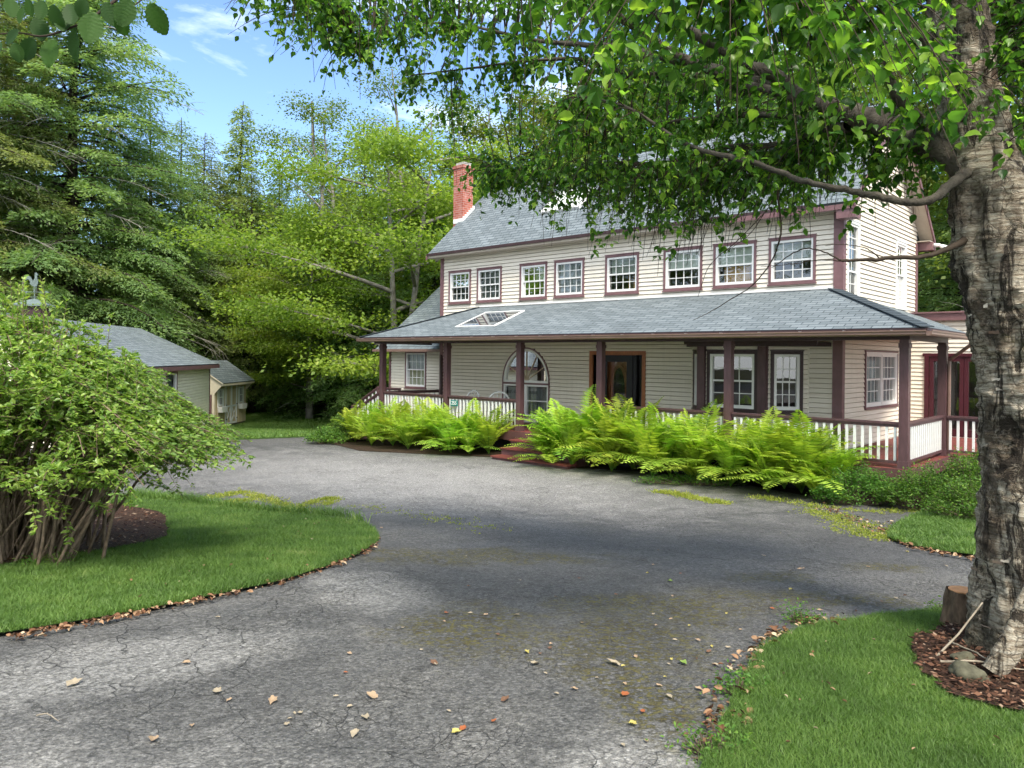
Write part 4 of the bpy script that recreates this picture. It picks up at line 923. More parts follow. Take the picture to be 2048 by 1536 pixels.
def broadleaf(H_, R, seed, mat='maple_leaf', nl=22000, lsz=.17, bark='bark_grey', base=.25, flat=.35, stems=1, sparse=1.0, limbs=15, up=.55):
    r = np.random.default_rng(seed); wood = TB(); ends = []
    for st in range(stems):
        az0 = r.uniform(0, 2*PI); ln = .0 if stems == 1 else .18
        top = np.array([math.cos(az0)*ln*H_, math.sin(az0)*ln*H_, H_*r.uniform(.86, 1)])
        tr = [top*t+np.array([r.normal(0, .05)*t*H_*.1, r.normal(0, .05)*t*H_*.1, -.3*(t == 0)]) for t in np.linspace(0, 1, 9)]
        wood.add(tr, [(.018*H_+.03)/(stems**.5)*(1-.92*t)+.01 for t in np.linspace(0, 1, 9)], 7)
        nl_ = max(5, limbs//stems)
        for i in range(nl_):
            t = base+(1-base)*(i+.5)/nl_*.97; p0 = top*t; az = i*2.399+az0+r.normal(0, .3)
            prof = math.sin(PI*min(1, ((t-base)/(1-base))*.80+.20))**.7
            L = R*prof*r.uniform(.75, 1.15); o = np.array([math.cos(az), math.sin(az), 0])
            f = lambda s: p0+o*L*s+np.array([0, 0, L*up*(s-.35*s*s)])
            ss = np.linspace(0, 1, 6); wood.add([f(s) for s in ss], [(.014*L+.012)*(1-.85*s)+.006 for s in ss], 5)
            for j in range(max(4, int(L*2.4))):
                s = .25+.75*r.uniform(0, 1); q0 = f(s); a2 = az+r.choice([-1, 1])*r.uniform(.4, 1.3); l2 = L*r.uniform(.2, .45)*(1.2-s*.5)+.3
                d2 = np.array([math.cos(a2), math.sin(a2), r.uniform(-.05, .45)]); q1 = q0+d2*l2
                wood.add([q0, (q0+q1)/2+np.array([0, 0, .06*l2]), q1], [.016, .011, .005], 3); ends += [q1, q0+d2*l2*.55]
            ends.append(f(1))
        ends.append(top)
    E_ = np.array(ends); m = max(8, int(nl*sparse/len(E_))); k = len(E_)*m; c = np.repeat(E_, m, 0); cv = np.repeat(r.uniform(0, 1, len(E_)), m)
    rad = R*.115
    off = r.normal(0, 1, (k, 3))*np.array([rad, rad, rad*flat])
    p = c+off; d = nrm(off*np.array([1, 1, .2])+r.normal(0, rad*.7, (k, 3))); d[:, 2] -= .25
    n = np.array([0, 0, 1.0])+r.normal(0, .5, (k, 3)); ls = lsz*r.uniform(.6, 1.25, k)
    V, F_ = sprays(p, d, n, ls, ls*.72)
    return dict(trunk=wood.mesh('trunk', bark), crown=np_mesh('crown', V, F_, mat, np.clip(cv*.4+r.uniform(0, .65, k), 0, 1)), branches=None)
def plant(name, me, X, Y, sc=1.0, rz=0, label=None, group=None, z=None, cat='tree', szz=1.0):
    e = empty(name, (X, Y, (G(Y)-.05) if z is None else z), rz); e.scale = (sc, sc, sc*szz); tag(e, label, cat, group)
    for k, m_ in me.items():
        if m_ is not None: link(k, m_, e)
    return e
pxX = lambda px, Y: (px-1024)/F*Y

heroA = conifer(27, 7.2, 235, 11, bare=.12, dens=1.15, top_pow=.62, dead=46)
heroB = conifer(19, 5.2, 190, 12, bare=.04, dens=1.1, top_pow=.75, dead=14)
cC = conifer(17, 3.6, 190, 13, bare=.05, dens=1.6, top_pow=.95, dead=4)
cD = conifer(12, 4.2, 130, 14, bare=.02, dens=1.1, top_pow=.6, dead=5)
plant('hemlock_tree', heroA, pxX(140, 34), 34, 1.0, .4, 'tallest dark hemlock rising above the garage, its trunk showing through')
plant('hemlock_tree', heroA, pxX(-90, 31), 31, .92, 2.2, 'tall hemlock cut off by the left edge of the picture')
plant('hemlock_tree', heroB, pxX(300, 38.5), 38.5, .86, 1.0, 'hemlock standing between the tallest hemlock and the patch of sky, above the garage roof')
plant('hemlock_tree', heroB, pxX(40, 40), 40, 1.15, 3.0, 'hemlock partly hidden behind the tallest hemlock at the left')
for px, Y, s_, lb_ in ((425, 45, .80, 'full hemlock filling the gap left of the slender pointed conifer'), (505, 43, .74, 'full hemlock just right of the slender pointed conifer'), (560, 45, .80, 'full hemlock between the slender conifer and the bright maple'), (360, 41, .86, 'hemlock standing behind the right end of the garage roof')): plant('hemlock_tree', heroB, pxX(px, Y), Y, s_, px*.7, lb_)
plant('spruce_tree', cC, pxX(468, 46), 46, 1.10, .3, 'slender pointed conifer standing out against the open sky')
plant('hemlock_tree', heroB, pxX(400, 44), 44, .86, 4.4, 'dark hemlock just behind the small garden shed')
plant('hemlock_tree', heroB, pxX(555, 47), 47, .74, 5.1, 'dark hemlock behind the far lawn, left of the bright maple')
plant('hemlock_tree', cD, pxX(500, 44), 44, .8, 1.7, 'low wide hemlock at the back edge of the far lawn beside the shed')
plant('hemlock_tree', cD, pxX(655, 41), 41, .88, .9, 'low dark hemlock with hanging boughs right of the far lawn')
plant('hemlock_tree', cD, pxX(745, 37), 37, .72, 2.9, 'dark hemlock right behind the porch end stairs')
plant('hemlock_tree', cD, pxX(610, 47), 47, 1.0, 3.6, 'low dark hemlock in the middle of the far lawn edge')
plant('hemlock_tree', cD, pxX(870, 38), 38, .95, 5.2, 'dark hemlock hidden behind the left wing roof')
plant('hemlock_tree', cD, pxX(230, 43), 43, .95, 5.9, 'low hemlock over the garage ridge')
plant('hemlock_tree', cD, pxX(340, 42), 42, .9, 4.9, 'low hemlock behind the garage rear corner')
plant('hemlock_tree', cD, pxX(90, 45), 45, 1.0, 2.1, 'low hemlock behind the rooster weathervane')
mapA = broadleaf(14.5, 6.4, 21, nl=62000, lsz=.16, base=.12, flat=.26, stems=2, limbs=26, up=.30)
mapB = broadleaf(13, 5.0, 22, nl=44000, lsz=.155, base=.15, flat=.28, stems=1, limbs=20, up=.35)
brd = broadleaf(19, 5.2, 23, mat='broad_leaf', nl=48000, lsz=.18, base=.18, flat=.5, stems=1, limbs=24, up=.6)
thin = broadleaf(20, 3.8, 24, mat='broad_leaf', nl=20000, lsz=.14, base=.30, flat=.6, stems=2, limbs=20, up=1.1)
plant('maple_tree', mapA, pxX(800, 35), 35, 1.0, .5, 'bright yellow green maple left of the brick chimney')
plant('maple_tree', mapB, pxX(620, 39.5), 39.5, .84, 1.4, 'smaller yellow green maple reaching over the far lawn')
plant('maple_tree', mapB, pxX(960, 40), 40, 1.12, 2.4, 'yellow green maple directly behind the brick chimney')
plant('birch_tree', thin, pxX(700, 42), 42, .95, .2, 'tall thin airy tree showing sky through its crown, above the bright maple')
plant('birch_tree', thin, pxX(850, 45), 45, 1.05, 2.2, 'tall thin tree with pale stems behind the bright maple')
G1 = 'green trees behind the house roof'
for px, Y, s, rz in ((1080, 42, 1.0, .3), (1250, 40, 1.05, 1.9), (1400, 38, 1.05, 3.1), (1540, 36, 1.0, 4.2), (1700, 35, 1.0, 5.5)):
    plant('broadleaf_tree', brd, pxX(px, Y), Y, s, rz, 'tall green leafy tree rising behind the house roof, seen through the birch leaves', G1)
plant('broadleaf_tree', brd, pxX(2050, 27), 27, .95, .8, 'leafy green tree right of the birch trunk')
plant('hemlock_tree', heroB, pxX(1890, 33), 33, .62, .8, 'dark hemlock between the right gable and the birch trunk')
plant('hemlock_tree', cD, pxX(1925, 27), 27, .78, 2.8, 'green hemlock above the flat roofed right wing')
plant('hemlock_tree', heroB, pxX(1800, 39), 39, .9, 1.8, 'hemlock hidden behind the right gable')
plant('hemlock_tree', heroB, pxX(2070, 24), 24, .7, 4.8, 'dark hemlock behind the birch trunk at the right edge')
for i, (px, Y, s_) in enumerate(((640, 50, .95), (730, 48, .9), (820, 50, .95), (900, 48, .92), (1010, 50, 1.0))): plant('hemlock_tree', heroB, pxX(px, Y), Y, s_, i*1.1+.4, 'tall dark evergreen standing behind the bright maples', 'evergreens behind the maples')
G2 = 'far woodland trees'
for i, px in enumerate((-260, -120, 20, 150, 260, 380, 520, 600, 690, 790, 890, 990, 1100, 1300, 1500, 1700, 1900, 2100)):
    Y = 56+(i % 3)*4
    sc = .84 if 380 <= px <= 600 else .98
    plant('woodland_tree', heroB if i % 3 else brd, pxX(px, Y), Y, sc*(.92+.12*((i*7) % 5)/5), i*1.3, 'distant tree in the back row of the dark woods', G2)
# trees behind the photographer that the windows mirror and that shade the drive
G4 = 'unseen trees added beyond the left side of the garden'  # unseen trees added so the window panes mirror foliage
for X, Y, s_ in ((-29, 21, .8), (-33, 13, .9), (-30, 5, .9), (-37, 26, 1.0), (-27, -5, .8), (-38, 18, 1.1), (-38, 8, 1.1)): plant('reflection_tree', brd if X > -31 else heroB, X, Y, s_, X*1.3, 'unseen tree added left of the garden, outside the view, to be mirrored in the window panes', G4, z=-.3)
G3 = 'trees on the near side of the drive'
for X, Y, s in ((-16, -16, .8), (-6, -24, .9), (6, -22, .95), (17, -14, .9), (24, 2, .9), (27, 16, .9), (-24, -4, .8)):
    plant('roadside_tree', brd, X, Y, s, X, 'green tree standing on the near side of the drive behind the viewpoint', G3, z=.3)
# undergrowth of the wood edge
k = 42000
X = rng.uniform(-34, 34, k); Y = 45.2+rng.uniform(0, 1, k)**1.5*9+np.where(X > -4, -4, 0); Z = -.9+rng.uniform(0, 1, k)**1.6*4.2
V, F_ = sprays(np.stack([X, Y, Z], 1), rdir(k, -.6, .8), rdir(k), .42, .24)
o = link('undergrowth', np_mesh('undergrowth', V, F_, 'hemlock', rng.uniform(0, .45, k))); tag(o, 'dark undergrowth along the edge of the woods', 'undergrowth', kind='stuff')

# ================================================================== FOREGROUND BIRCH
BT = empty('birch_tree', (P(2060, 1310, 4.42)[0], 4.42, .62)); tag(BT, 'big old birch with peeling bark whose leafy branches overhang the drive', 'tree')
BO = np.array(BT.location)
def bl(px, py, Y): return np.array(P(px, py, Y))-BO
tk = [(2075, 1420, 4.42, .42), (2072, 1340, 4.42, .38), (2068, 1260, 4.42, .325), (2063, 1180, 4.42, .30), (2068, 1000, 4.42, .268), (2062, 850, 4.42, .262), (2052, 750, 4.42, .25), (2032, 640, 4.42, .24), (2010, 540, 4.42, .232), (1988, 430, 4.42, .222), (1964, 320, 4.42, .20), (1940, 200, 4.42, .165), (1922, 90, 4.42, .145), (1908, -30, 4.42, .140), (1895, -300, 4.3, .16), (1880, -800, 4.2, .14), (1860, -1500, 4.1, .11), (1840, -2400, 4.0, .06)]
cps = np.array([list(bl(a, b, c))+[r_] for a, b, c, r_ in tk])
def resample(c, n):
    t = np.linspace(0, len(c)-1, n); i = np.clip(t.astype(int), 0, len(c)-2); f = (t-i)[:, None]
    p0 = c[np.clip(i-1, 0, None)]; p1 = c[i]; p2 = c[i+1]; p3 = c[np.clip(i+2, None, len(c)-1)]
    return .5*((2*p1)+(-p0+p2)*f+(2*p0-5*p1+4*p2-p3)*f**2+(-p0+3*p1-3*p2+p3)*f**3)
seg = 110; tc = resample(cps, 420)
V, F_ = tube_np(tc[:, :3], tc[:, 3], seg)
cen = np.repeat(tc[:, :3], seg, 0); rad = np.repeat(tc[:, 3], seg); dv = V-cen; dn = nrm(dv)
disp = np.zeros(len(V))
for i in range(len(V)):
    p = Vector(V[i])
    n1 = mnoise.noise(p*2.2); n2 = mnoise.noise(Vector((p.x*7, p.y*7, p.z*3.2))); n3 = mnoise.noise(Vector((p.x*9+5, p.y*9, p.z*34))); n4 = mnoise.noise(Vector((p.x*26, p.y*26, p.z*14)))
    n5 = mnoise.noise(Vector((p.x*13+9, p.y*13, p.z*4.5)))
    disp[i] = .055*n1+.042*n2+.022*max(n3, -.1)+.014*n4-.07*max(0, n5-.12)
th = np.tile(np.linspace(0, 2*PI, seg, endpoint=False), len(tc)); zz = V[:, 2]
flare = np.clip(.45-zz, 0, 1)**1.6*.5*np.clip(np.sin(th*4+1.0)*.5+.5, 0, 1)
V = cen+dn*(rad+disp*np.clip(rad/.2, .3, 1)+flare)[:, None]
link('trunk', np_mesh('trunk', V, F_, 'birch_bark', smooth=True), BT)
# second stem
tb = TB()
s2 = np.array([list(bl(a, b, c))+[r_] for a, b, c, r_ in [(2050, 700, 4.5, .16), (2090, 560, 4.55, .16), (2130, 400, 4.6, .14), (2165, 200, 4.65, .13), (2190, -200, 4.7, .11), (2210, -900, 4.8, .07)]])
s2 = resample(s2, 60); tb.add(s2[:, :3], s2[:, 3], 20); link('stem', tb.mesh('stem', 'birch_bark'), BT)
# peeling bark curls
k = 60; i = rng.integers(25, 250, k); j = rng.integers(0, seg, k); ok = []
base_ = V.reshape(len(tc), seg, 3)[i, j]; outn = dn.reshape(len(tc), seg, 3)[i, j]
tang = nrm(np.cross(outn, [0, 0, 1.0])); w = rng.uniform(.02, .07, k); h = rng.uniform(.006, .026, k); lift = rng.uniform(.002, .012, k)
PV = []; PF = []; n_ = 5
for a in range(k):
    for q in range(n_+1):
        t = q/n_; c_ = base_[a]+tang[a]*w[a]*(t-.2)+outn[a]*(.004+lift[a]*t**1.8)+np.array([0, 0, rng.normal(0, .0015)])
        PV += [c_, c_+np.array([0, 0, h[a]*(1-.3*t)])]
    b0 = a*(n_+1)*2
    for q in range(n_): PF.append([b0+q*2, b0+q*2+2, b0+q*2+3, b0+q*2+1])
link('peeling_bark', np_mesh('peeling_bark', np.array(PV), np.array(PF), 'peel', np.repeat(rng.uniform(0, 1, k), n_)), BT)['kind'] = 'stuff'
# limbs
limbs = [
 [(1960, 350, 4.42, .10), (1880, 300, 4.5, .085), (1795, 262, 4.7, .075), (1702, 229, 4.9, .068), (1632, 206, 5.1, .06), (1563, 176, 5.3, .052), (1470, 153, 5.6, .045), (1355, 120, 5.9, .036), (1230, 95, 6.3, .028), (1080, 80, 6.6, .018), (900, 40, 6.8, .010), (700, 60, 6.9, .005)],
 [(1600, 190, 5.2, .05), (1549, 143, 5.1, .045), (1495, 130, 5.0, .040), (1430, 92, 4.8, .036), (1340, 50, 4.5, .03), (1262, 0, 4.2, .026), (1150, -90, 4.0, .018), (1000, -160, 3.8, .010)],
 [(1450, 150, 5.6, .04), (1331, 100, 5.6, .034), (1250, 45, 5.5, .03), (1190, 0, 5.4, .026), (1060, -60, 5.4, .018), (850, -90, 5.5, .01), (600, -60, 5.6, .005)],
 [(1660, 215, 5.0, .05), (1507, 170, 5.4, .036), (1390, 152, 5.9, .03), (1260, 148, 6.3, .024), (1160, 122, 6.7, .018), (1000, 130, 7.0, .012), (820, 150, 7.1, .006)],
 [(1950, 200, 4.42, .05), (1928, 165, 4.3, .040), (1895, 125, 4.2, .036), (1864, 88, 4.15, .033), (1825, 40, 4.1, .03), (1790, -10, 4.05, .028), (1700, -140, 3.9, .02), (1500, -300, 3.7, .01)],
 [(1850, 250, 4.5, .03), (1794, 190, 4.35, .026), (1777, 140, 4.3, .024), (1764, 100, 4.25, .023), (1740, 93, 4.2, .022), (1702, 95, 4.15, .021), (1672, 78, 4.1, .02), (1646, 55, 4.0, .019), (1586, 5, 3.8, .016), (1450, -80, 3.5, .01)],
 [(1965, 330, 4.42, .045), (1925, 355, 4.3, .030), (1880, 385, 4.25, .025), (1840, 396, 4.25, .0225), (1780, 390, 4.3, .021), (1725, 384, 4.35, .0195), (1669, 369, 4.4, .0185), (1586, 347, 4.6, .017), (1507, 320, 4.8, .018), (1378, 287, 5.2, .014), (1262, 215, 5.6, .010), (1150, 180, 6.0, .006)],
 [(1700, 250, 4.9, .04), (1640, 262, 5.2, .03), (1560, 290, 5.7, .025), (1450, 300, 6.3, .02), (1330, 330, 6.9, .014), (1180, 330, 7.4, .009), (1000, 360, 7.8, .005)],
 [(1750, 275, 4.8, .035), (1600, 240, 5.6, .025), (1450, 235, 6.4, .02), (1250, 260, 7.2, .014), (1080, 300, 7.8, .008), (960, 350, 8.2, .004)],
 [(1912, -60, 4.4, .09), (1700, -300, 4.8, .07), (1400, -500, 5.5, .05), (1000, -700, 6.2, .03), (600, -900, 6.8, .015)],
 [(1900, -300, 4.3, .08), (1500, -700, 3.6, .06), (1100, -1200, 3.0, .04), (600, -1600, 2.6, .02)],
 [(2060, 100, 4.6, .07), (2200, -100, 4.6, .06), (2500, -300, 4.5, .04), (2900, -500, 4.3, .02)],
]
br = TB(); SK = []; SKr = []
for lm in limbs:
    c = np.array([list(bl(a, b, c_))+[r_] for a, b, c_, r_ in lm]); q = resample(c, len(lm)*7)
    jit = np.cumsum(rng.normal(0, .004, (len(q), 3)), 0); q[:, :3] += jit
    br.add(q[:, :3], q[:, 3]*rng.uniform(.92, 1.1, len(q)), 9); SK.append(q[:, :3]); SKr.append(q[:, 3])
SKp = np.concatenate(SK); SKq = np.concatenate(SKr)
link('branches', br.mesh('branches', 'branch_bark'), BT)
# dead branch
db = TB(); ab = np.array
for pts, r_ in (([(1950, 470, 4.42), (1900, 497, 4.3), (1850, 512, 4.25), (1790, 516, 4.2), (1740, 520, 4.2), (1688, 524, 4.2)], [.03, .018, .014, .013, .011, .008]),
              ([(1688, 524, 4.2), (1655, 507, 4.25), (1620, 500, 4.3), (1580, 512, 4.4), (1545, 535, 4.5)], [.005, .004, .0035, .003, .002]),
              ([(1700, 524, 4.2), (1640, 518, 4.3), (1580, 528, 4.4), (1520, 530, 4.5)], [.004, .003, .0025, .0015]),
              ([(1760, 518, 4.2), (1735, 502, 4.2), (1690, 495, 4.2), (1650, 497, 4.2)], [.004, .003, .002, .0015]),
              ([(1556, 380, 5.2), (1560, 440, 5.3), (1555, 480, 5.3), (1540, 520, 5.4), (1500, 570, 5.5), (1440, 615, 5.7), (1380, 648, 5.9)], [.007, .0065, .006, .005, .004, .003, .002]),
              ([(1535, 420, 5.3), (1480, 480, 5.4), (1425, 530, 5.5), (1400, 590, 5.6)], [.004, .003, .0025, .0015]),
              ([(1545, 400, 5.3), (1500, 460, 5.4), (1450, 505, 5.5)], [.004, .003, .0015])):
    c = np.array([list(bl(*p))+[q] for p, q in zip(pts, r_)]); c = resample(c, len(pts)*5); c[:, :3] += np.cumsum(rng.normal(0, .0025, (len(c), 3)), 0); db.add(c[:, :3], c[:, 3], 6)
link('dead_branch', db.mesh('dead_branch', 'twig_dark'), BT)['kind'] = 'stuff'
# crown: secondary boughs to sample points inside the crown volume, hanging twigs, leaves
outline_lo = [(430, 60), (520, 110), (590, 200), (650, 225), (700, 190), (780, 205), (840, 245), (880, 180), (930, 205), (985, 225), (1010, 215)]
HANG = [(px_, py_) for px_, py_ in zip(range(1010, 1660, 17), [300, 330, 360, 330, 380, 420, 380, 340, 400, 440, 400, 430, 390, 360, 400, 450, 470, 440, 420, 450, 410, 440, 470, 430, 400, 420, 450, 420, 390, 410, 400, 380, 400, 410, 390, 380, 400, 380, 360])]
lowery = np.array([(430, 50), (470, 80), (530, 80), (590, 170), (640, 220), (690, 190), (760, 185), (830, 230), (870, 175), (930, 205), (985, 200), (1010, 270), (1040, 330), (1090, 330), (1130, 300), (1200, 320), (1280, 360), (1380, 380), (1500, 330), (1600, 330), (1700, 310), (1800, 330), (1880, 300), (2048, 330), (2300, 330)], float)
tips = []
def add_tip(px, py, Y, big=0): tips.append((px, py, Y, big))
r0 = np.random.default_rng(5)
for _ in range(900):
    px = r0.uniform(430, 2200); lo = np.interp(px, lowery[:, 0], lowery[:, 1]); py = r0.uniform(-170, lo)
    if px < 1000 and r0.uniform() < .15: continue
    base_Y = np.interp(px, [430, 1000, 1600, 2200], [6.3, 7.0, 5.8, 4.6]); add_tip(px, py, base_Y*r0.uniform(.78, 1.22))
# hanging sprays below the main mass, in front of roof and upper windows
for px, py, Y in [(918, 330, 7.6), (935, 350, 7.6), (945, 380, 7.5), (950, 330, 7.6), (975, 400, 7.5), (925, 345, 7.6), (960, 360, 7.5), (935, 395, 7.4), (1000, 350, 7.6), (1040, 400, 7.4), (1030, 350, 7.5), (1110, 380, 7.2), (1090, 440, 7.3), (1125, 470, 7.2), (1150, 420, 7.2), (1200, 400, 7), (1180, 360, 7), (1250, 420, 6.9), (1240, 480, 6.8), (1290, 430, 6.8), (1280, 380, 6.8), (1330, 440, 6.6), (1310, 500, 6.7), (1370, 470, 6.5), (1375, 530, 6.5), (1400, 430, 6.4), (1440, 440, 6.2), (1440, 400, 6.2), (1490, 400, 6.2), (1540, 400, 6.0), (1480, 450, 6.1), (1590, 410, 5.8), (1610, 430, 5.8), (1560, 380, 5.8), (1340, 390, 6.6), (1220, 350, 7), (1150, 330, 7.2), (1060, 300, 7.4), (1780, 420, 4.9), (1800, 400, 4.8), (1760, 455, 5), (1820, 440, 4.9), (1720, 400, 4.9), (1845, 360, 4.6), (1180, 450, 7.1), (1210, 500, 7), (1660, 380, 5.2), (1350, 545, 6.5)]:
    add_tip(px, py, Y); add_tip(px+r0.normal(0, 18), py-r0.uniform(10, 50), Y*r0.uniform(.96, 1.04)); add_tip(px+r0.normal(0, 22), py-r0.uniform(20, 70), Y*r0.uniform(.92, 1.05)); add_tip(px+r0.normal(0, 30), py-r0.uniform(0, 80), Y*r0.uniform(.92, 1.05))
for px_, py_ in HANG:
    for _ in range(6): add_tip(px_+r0.normal(0, 14), py_+85-abs(r0.normal(0, 85)), np.interp(px_, [1000, 1650], [7.4, 5.6])*r0.uniform(.9, 1.1))
for _ in range(95):                       # closer sprays with large looking leaves
    px = r0.uniform(1020, 1980); add_tip(px, r0.uniform(-60, 250 if px < 1500 else 330), r0.uniform(2.7, 3.9), 1)
for _ in range(60):                      # crown above the picture, shading the drive
    px = r0.uniform(-400, 3200); Y = r0.uniform(2.5, 7.5); add_tip(px, r0.uniform(-2200, -200), Y, 2)
tw = TB(); LP = []; LD = []; LNm = []; LS = []
for px, py, Y, big in tips:
    e = bl(px, py, Y); dd = np.linalg.norm(SKp-(e+np.array([0, 0, .25])), axis=1)+np.where(SKp[:, 0] < e[0]-.2, .8, 0); s0 = SKp[np.argmin(dd)]; L = np.linalg.norm(e-s0)
    if L > 3.4 and big != 2: s0 = e+(s0-e)*3.4/L; L = 3.4
    n = max(4, int(L*6)); t = np.linspace(0, 1, n)[:, None]
    arch = np.sin(t*PI)*min(.5, L*.2)*np.array([0, 0, 1.0])+np.cumsum(r0.normal(0, .010, (n, 3)), 0)
    c = s0+(e-s0)*t+arch; c[0] = s0; rr0 = .0025+.0035*min(L, 2)
    tw.add(c, np.linspace(rr0, .0016, n), 4)
    # leaf positions directly along outer part, and hanging twiglets
    nt = max(3, int(min(L, 2.2)*6)) if big != 2 else 5
    for q in range(nt):
        u = 1-(q+r0.uniform(0, 1))/nt*min(.95, 2.2/max(L, .3)); p = c[min(n-1, int(u*(n-1)))]
        az = r0.uniform(0, 2*PI); l = r0.uniform(.10, .34) if big != 2 else .3
        d = np.array([math.cos(az)*.6, math.sin(az)*.6, r0.uniform(-1.0, .1)]); m = 4
        g = p+d*l*np.linspace(0, 1, m)[:, None]+np.array([0, 0, -1])*(l*.35*np.linspace(0, 1, m)**2)[:, None]
        tw.add(g, np.linspace(.0012, .0006, m), 3)
        nl = int(r0.uniform(5, 10)) if big != 2 else 9
        uu = r0.uniform(.1, 1.0, nl); ii = np.clip((uu*(m-1)).astype(int), 0, m-2); ff = (uu*(m-1)-ii)[:, None]
        pp = g[ii]*(1-ff)+g[ii+1]*ff; aa = r0.uniform(0, 2*PI, nl)
        ldir = np.stack([np.cos(aa)*.75, np.sin(aa)*.75, r0.uniform(-1.35, .1, nl)], 1)
        LP.append(pp+nrm(ldir)*.008); LD.append(ldir)
        nn = np.stack([np.cos(aa)*.7, np.sin(aa)*.7, np.full(nl, .75)], 1)+r0.normal(0, .4, (nl, 3)); LNm.append(nn)
        LS.append(r0.uniform(.036, .074, nl)*(1.0 if big == 0 else 1.2 if big == 1 else 2.6))
link('twigs', tw.mesh('twigs', 'twig_dark'), BT)
LP = np.concatenate(LP); LD = np.concatenate(LD); LNm = np.concatenate(LNm); LS = np.concatenate(LS)
V, tri, idx = leaves(LP, LD, LNm, LS, LS*.70); vv = rng.uniform(0, 1, len(LP))**1.2
link('leaves', np_mesh('leaves', V, tri, 'birch_leaf', vv[idx]), BT)
print('birch leaves', len(LP))
# pale broken limb leaning on the foot of the trunk, stump, rock, sticks
o = TB(); c = np.array([list(P(a, b, y))+[r_] for a, b, y, r_ in [(1985, 1345, 3.95, .055), (2010, 1310, 3.95, .06), (2030, 1275, 3.97, .06), (2045, 1230, 4.0, .05), (2070, 1160, 4.05, .04)]]); c = resample(c, 24); o.add(c[:, :3], c[:, 3]*rng.uniform(.9, 1.1, 24), 14)
tag(link('birch_log', o.mesh('birch_log', 'birch_bark')), 'pale broken birch limb leaning against the trunk foot', 'log')
sx, sy = P(1925, 1290, 4.95)[0], 4.95
st = empty('tree_stump', (sx, sy, G(sy))); tag(st, 'small freshly cut stump with orange top just left of the birch trunk', 'stump')
zs_ = np.linspace(-.1, .262, 22); V, F_ = tube_np([(.0, 0, z) for z in zs_], [.090+.16*(.26-z) for z in zs_], 60)
for i in range(len(V)):
    q_ = Vector((V[i][0]*22, V[i][1]*22, V[i][2]*7)); V[i] += nrm(V[i]*[1, 1, 0])*(mnoise.noise(q_)*.022+mnoise.noise(q_*.35)*.03)
link('stump_wood', np_mesh('stump_wood', V, F_, 'stump_bark', smooth=True), st)
m = MB(); m.prism([(.086*math.cos(2*PI*i/20), .086*math.sin(2*PI*i/20), .258) for i in range(20)], (0, 0, .008)); m.build('cut_top', 'cut_wood', st)
def rock(px, py, Y, s, label, sc=(1, .8, .5)):
    bm = bmesh.new(); bmesh.ops.create_icosphere(bm, subdivisions=4, radius=1)
    for v in bm.verts:
        p = v.co.copy(); v.co *= 1+.35*mnoise.noise(p*1.1+Vector((px, 0, 0)))+.12*mnoise.noise(p*3.5)+.03*mnoise.noise(p*12); v.co = Vector((v.co.x*sc[0]*s, v.co.y*sc[1]*s, v.co.z*sc[2]*s))
    me = bpy.data.meshes.new('rock'); bm.to_mesh(me); bm.free(); me.polygons.foreach_set('use_smooth', [True]*len(me.polygons)); me.materials.append(MT['stone'])
    q = P(px, py, Y); o = link('rock', me, None, (q[0], Y, G(Y)+.06)); tag(o, label, 'rock')
rock(1935, 1375, 3.93, .085, 'mossy grey rock in the leaf litter below the birch trunk', (1, .9, .75)); rock(1925, 1345, 4.2, .06, 'flatter mossy rock just behind the other rock beside the birch', (1.1, .7, .55))
def stick(pts, r_, label, mat='twig_pale'):
    t = TB(); c = np.array([[p[0], p[1], G(p[1])+p[2]] for p in pts], float); c = resample(c, 20); c += np.cumsum(rng.normal(0, .002, c.shape), 0); t.add(c, np.linspace(r_, r_*.4, 20), 6)
    tag(link('stick', t.mesh('stick', mat)), label, 'stick')
def gx(px, py):
    Y = 1.0
    while True:
        q = P(px, py, Y)
        if q[2] <= G(Y) or Y > 60: return (q[0], Y)
        Y += .02
def sticks(a, b, ha, hb, r_, label, mat='twig_pale'):
    A = gx(*a); B = gx(*b); mid = ((A[0]+B[0])/2, (A[1]+B[1])/2, (ha+hb)/2+.02); stick([(*A, ha), mid, (*B, hb)], r_, label, mat)
sticks((1880, 1350), (2048, 1375), .07, .09, .008, 'long pale stick lying across the litter in front of the rock')
sticks((1900, 1315), (2010, 1370), .09, .08, .006, 'pale stick crossing the longer one by the birch foot')
A = gx(1868, 1330); Bp = P(1965, 1205, 4.3); t = TB(); t.add([(A[0], A[1], G(A[1])+.03), tuple((Vector((A[0], A[1], G(A[1])+.03))+Bp)/2+Vector((0, 0, -.02))), tuple(Bp)], [.007, .006, .005], 6); tag(link('stick', t.mesh('stick', 'twig_pale')), 'thin stick leaning from the mulch up to the birch trunk', 'stick')
sticks((75, 1437), (115, 1452), .012, .012, .004, 'short pale stick lying on the drive at the lower left')
sticks((90, 1078), (245, 1050), .09, .10, .008, 'thin pale stick on the dark mulch under the arching shrub')

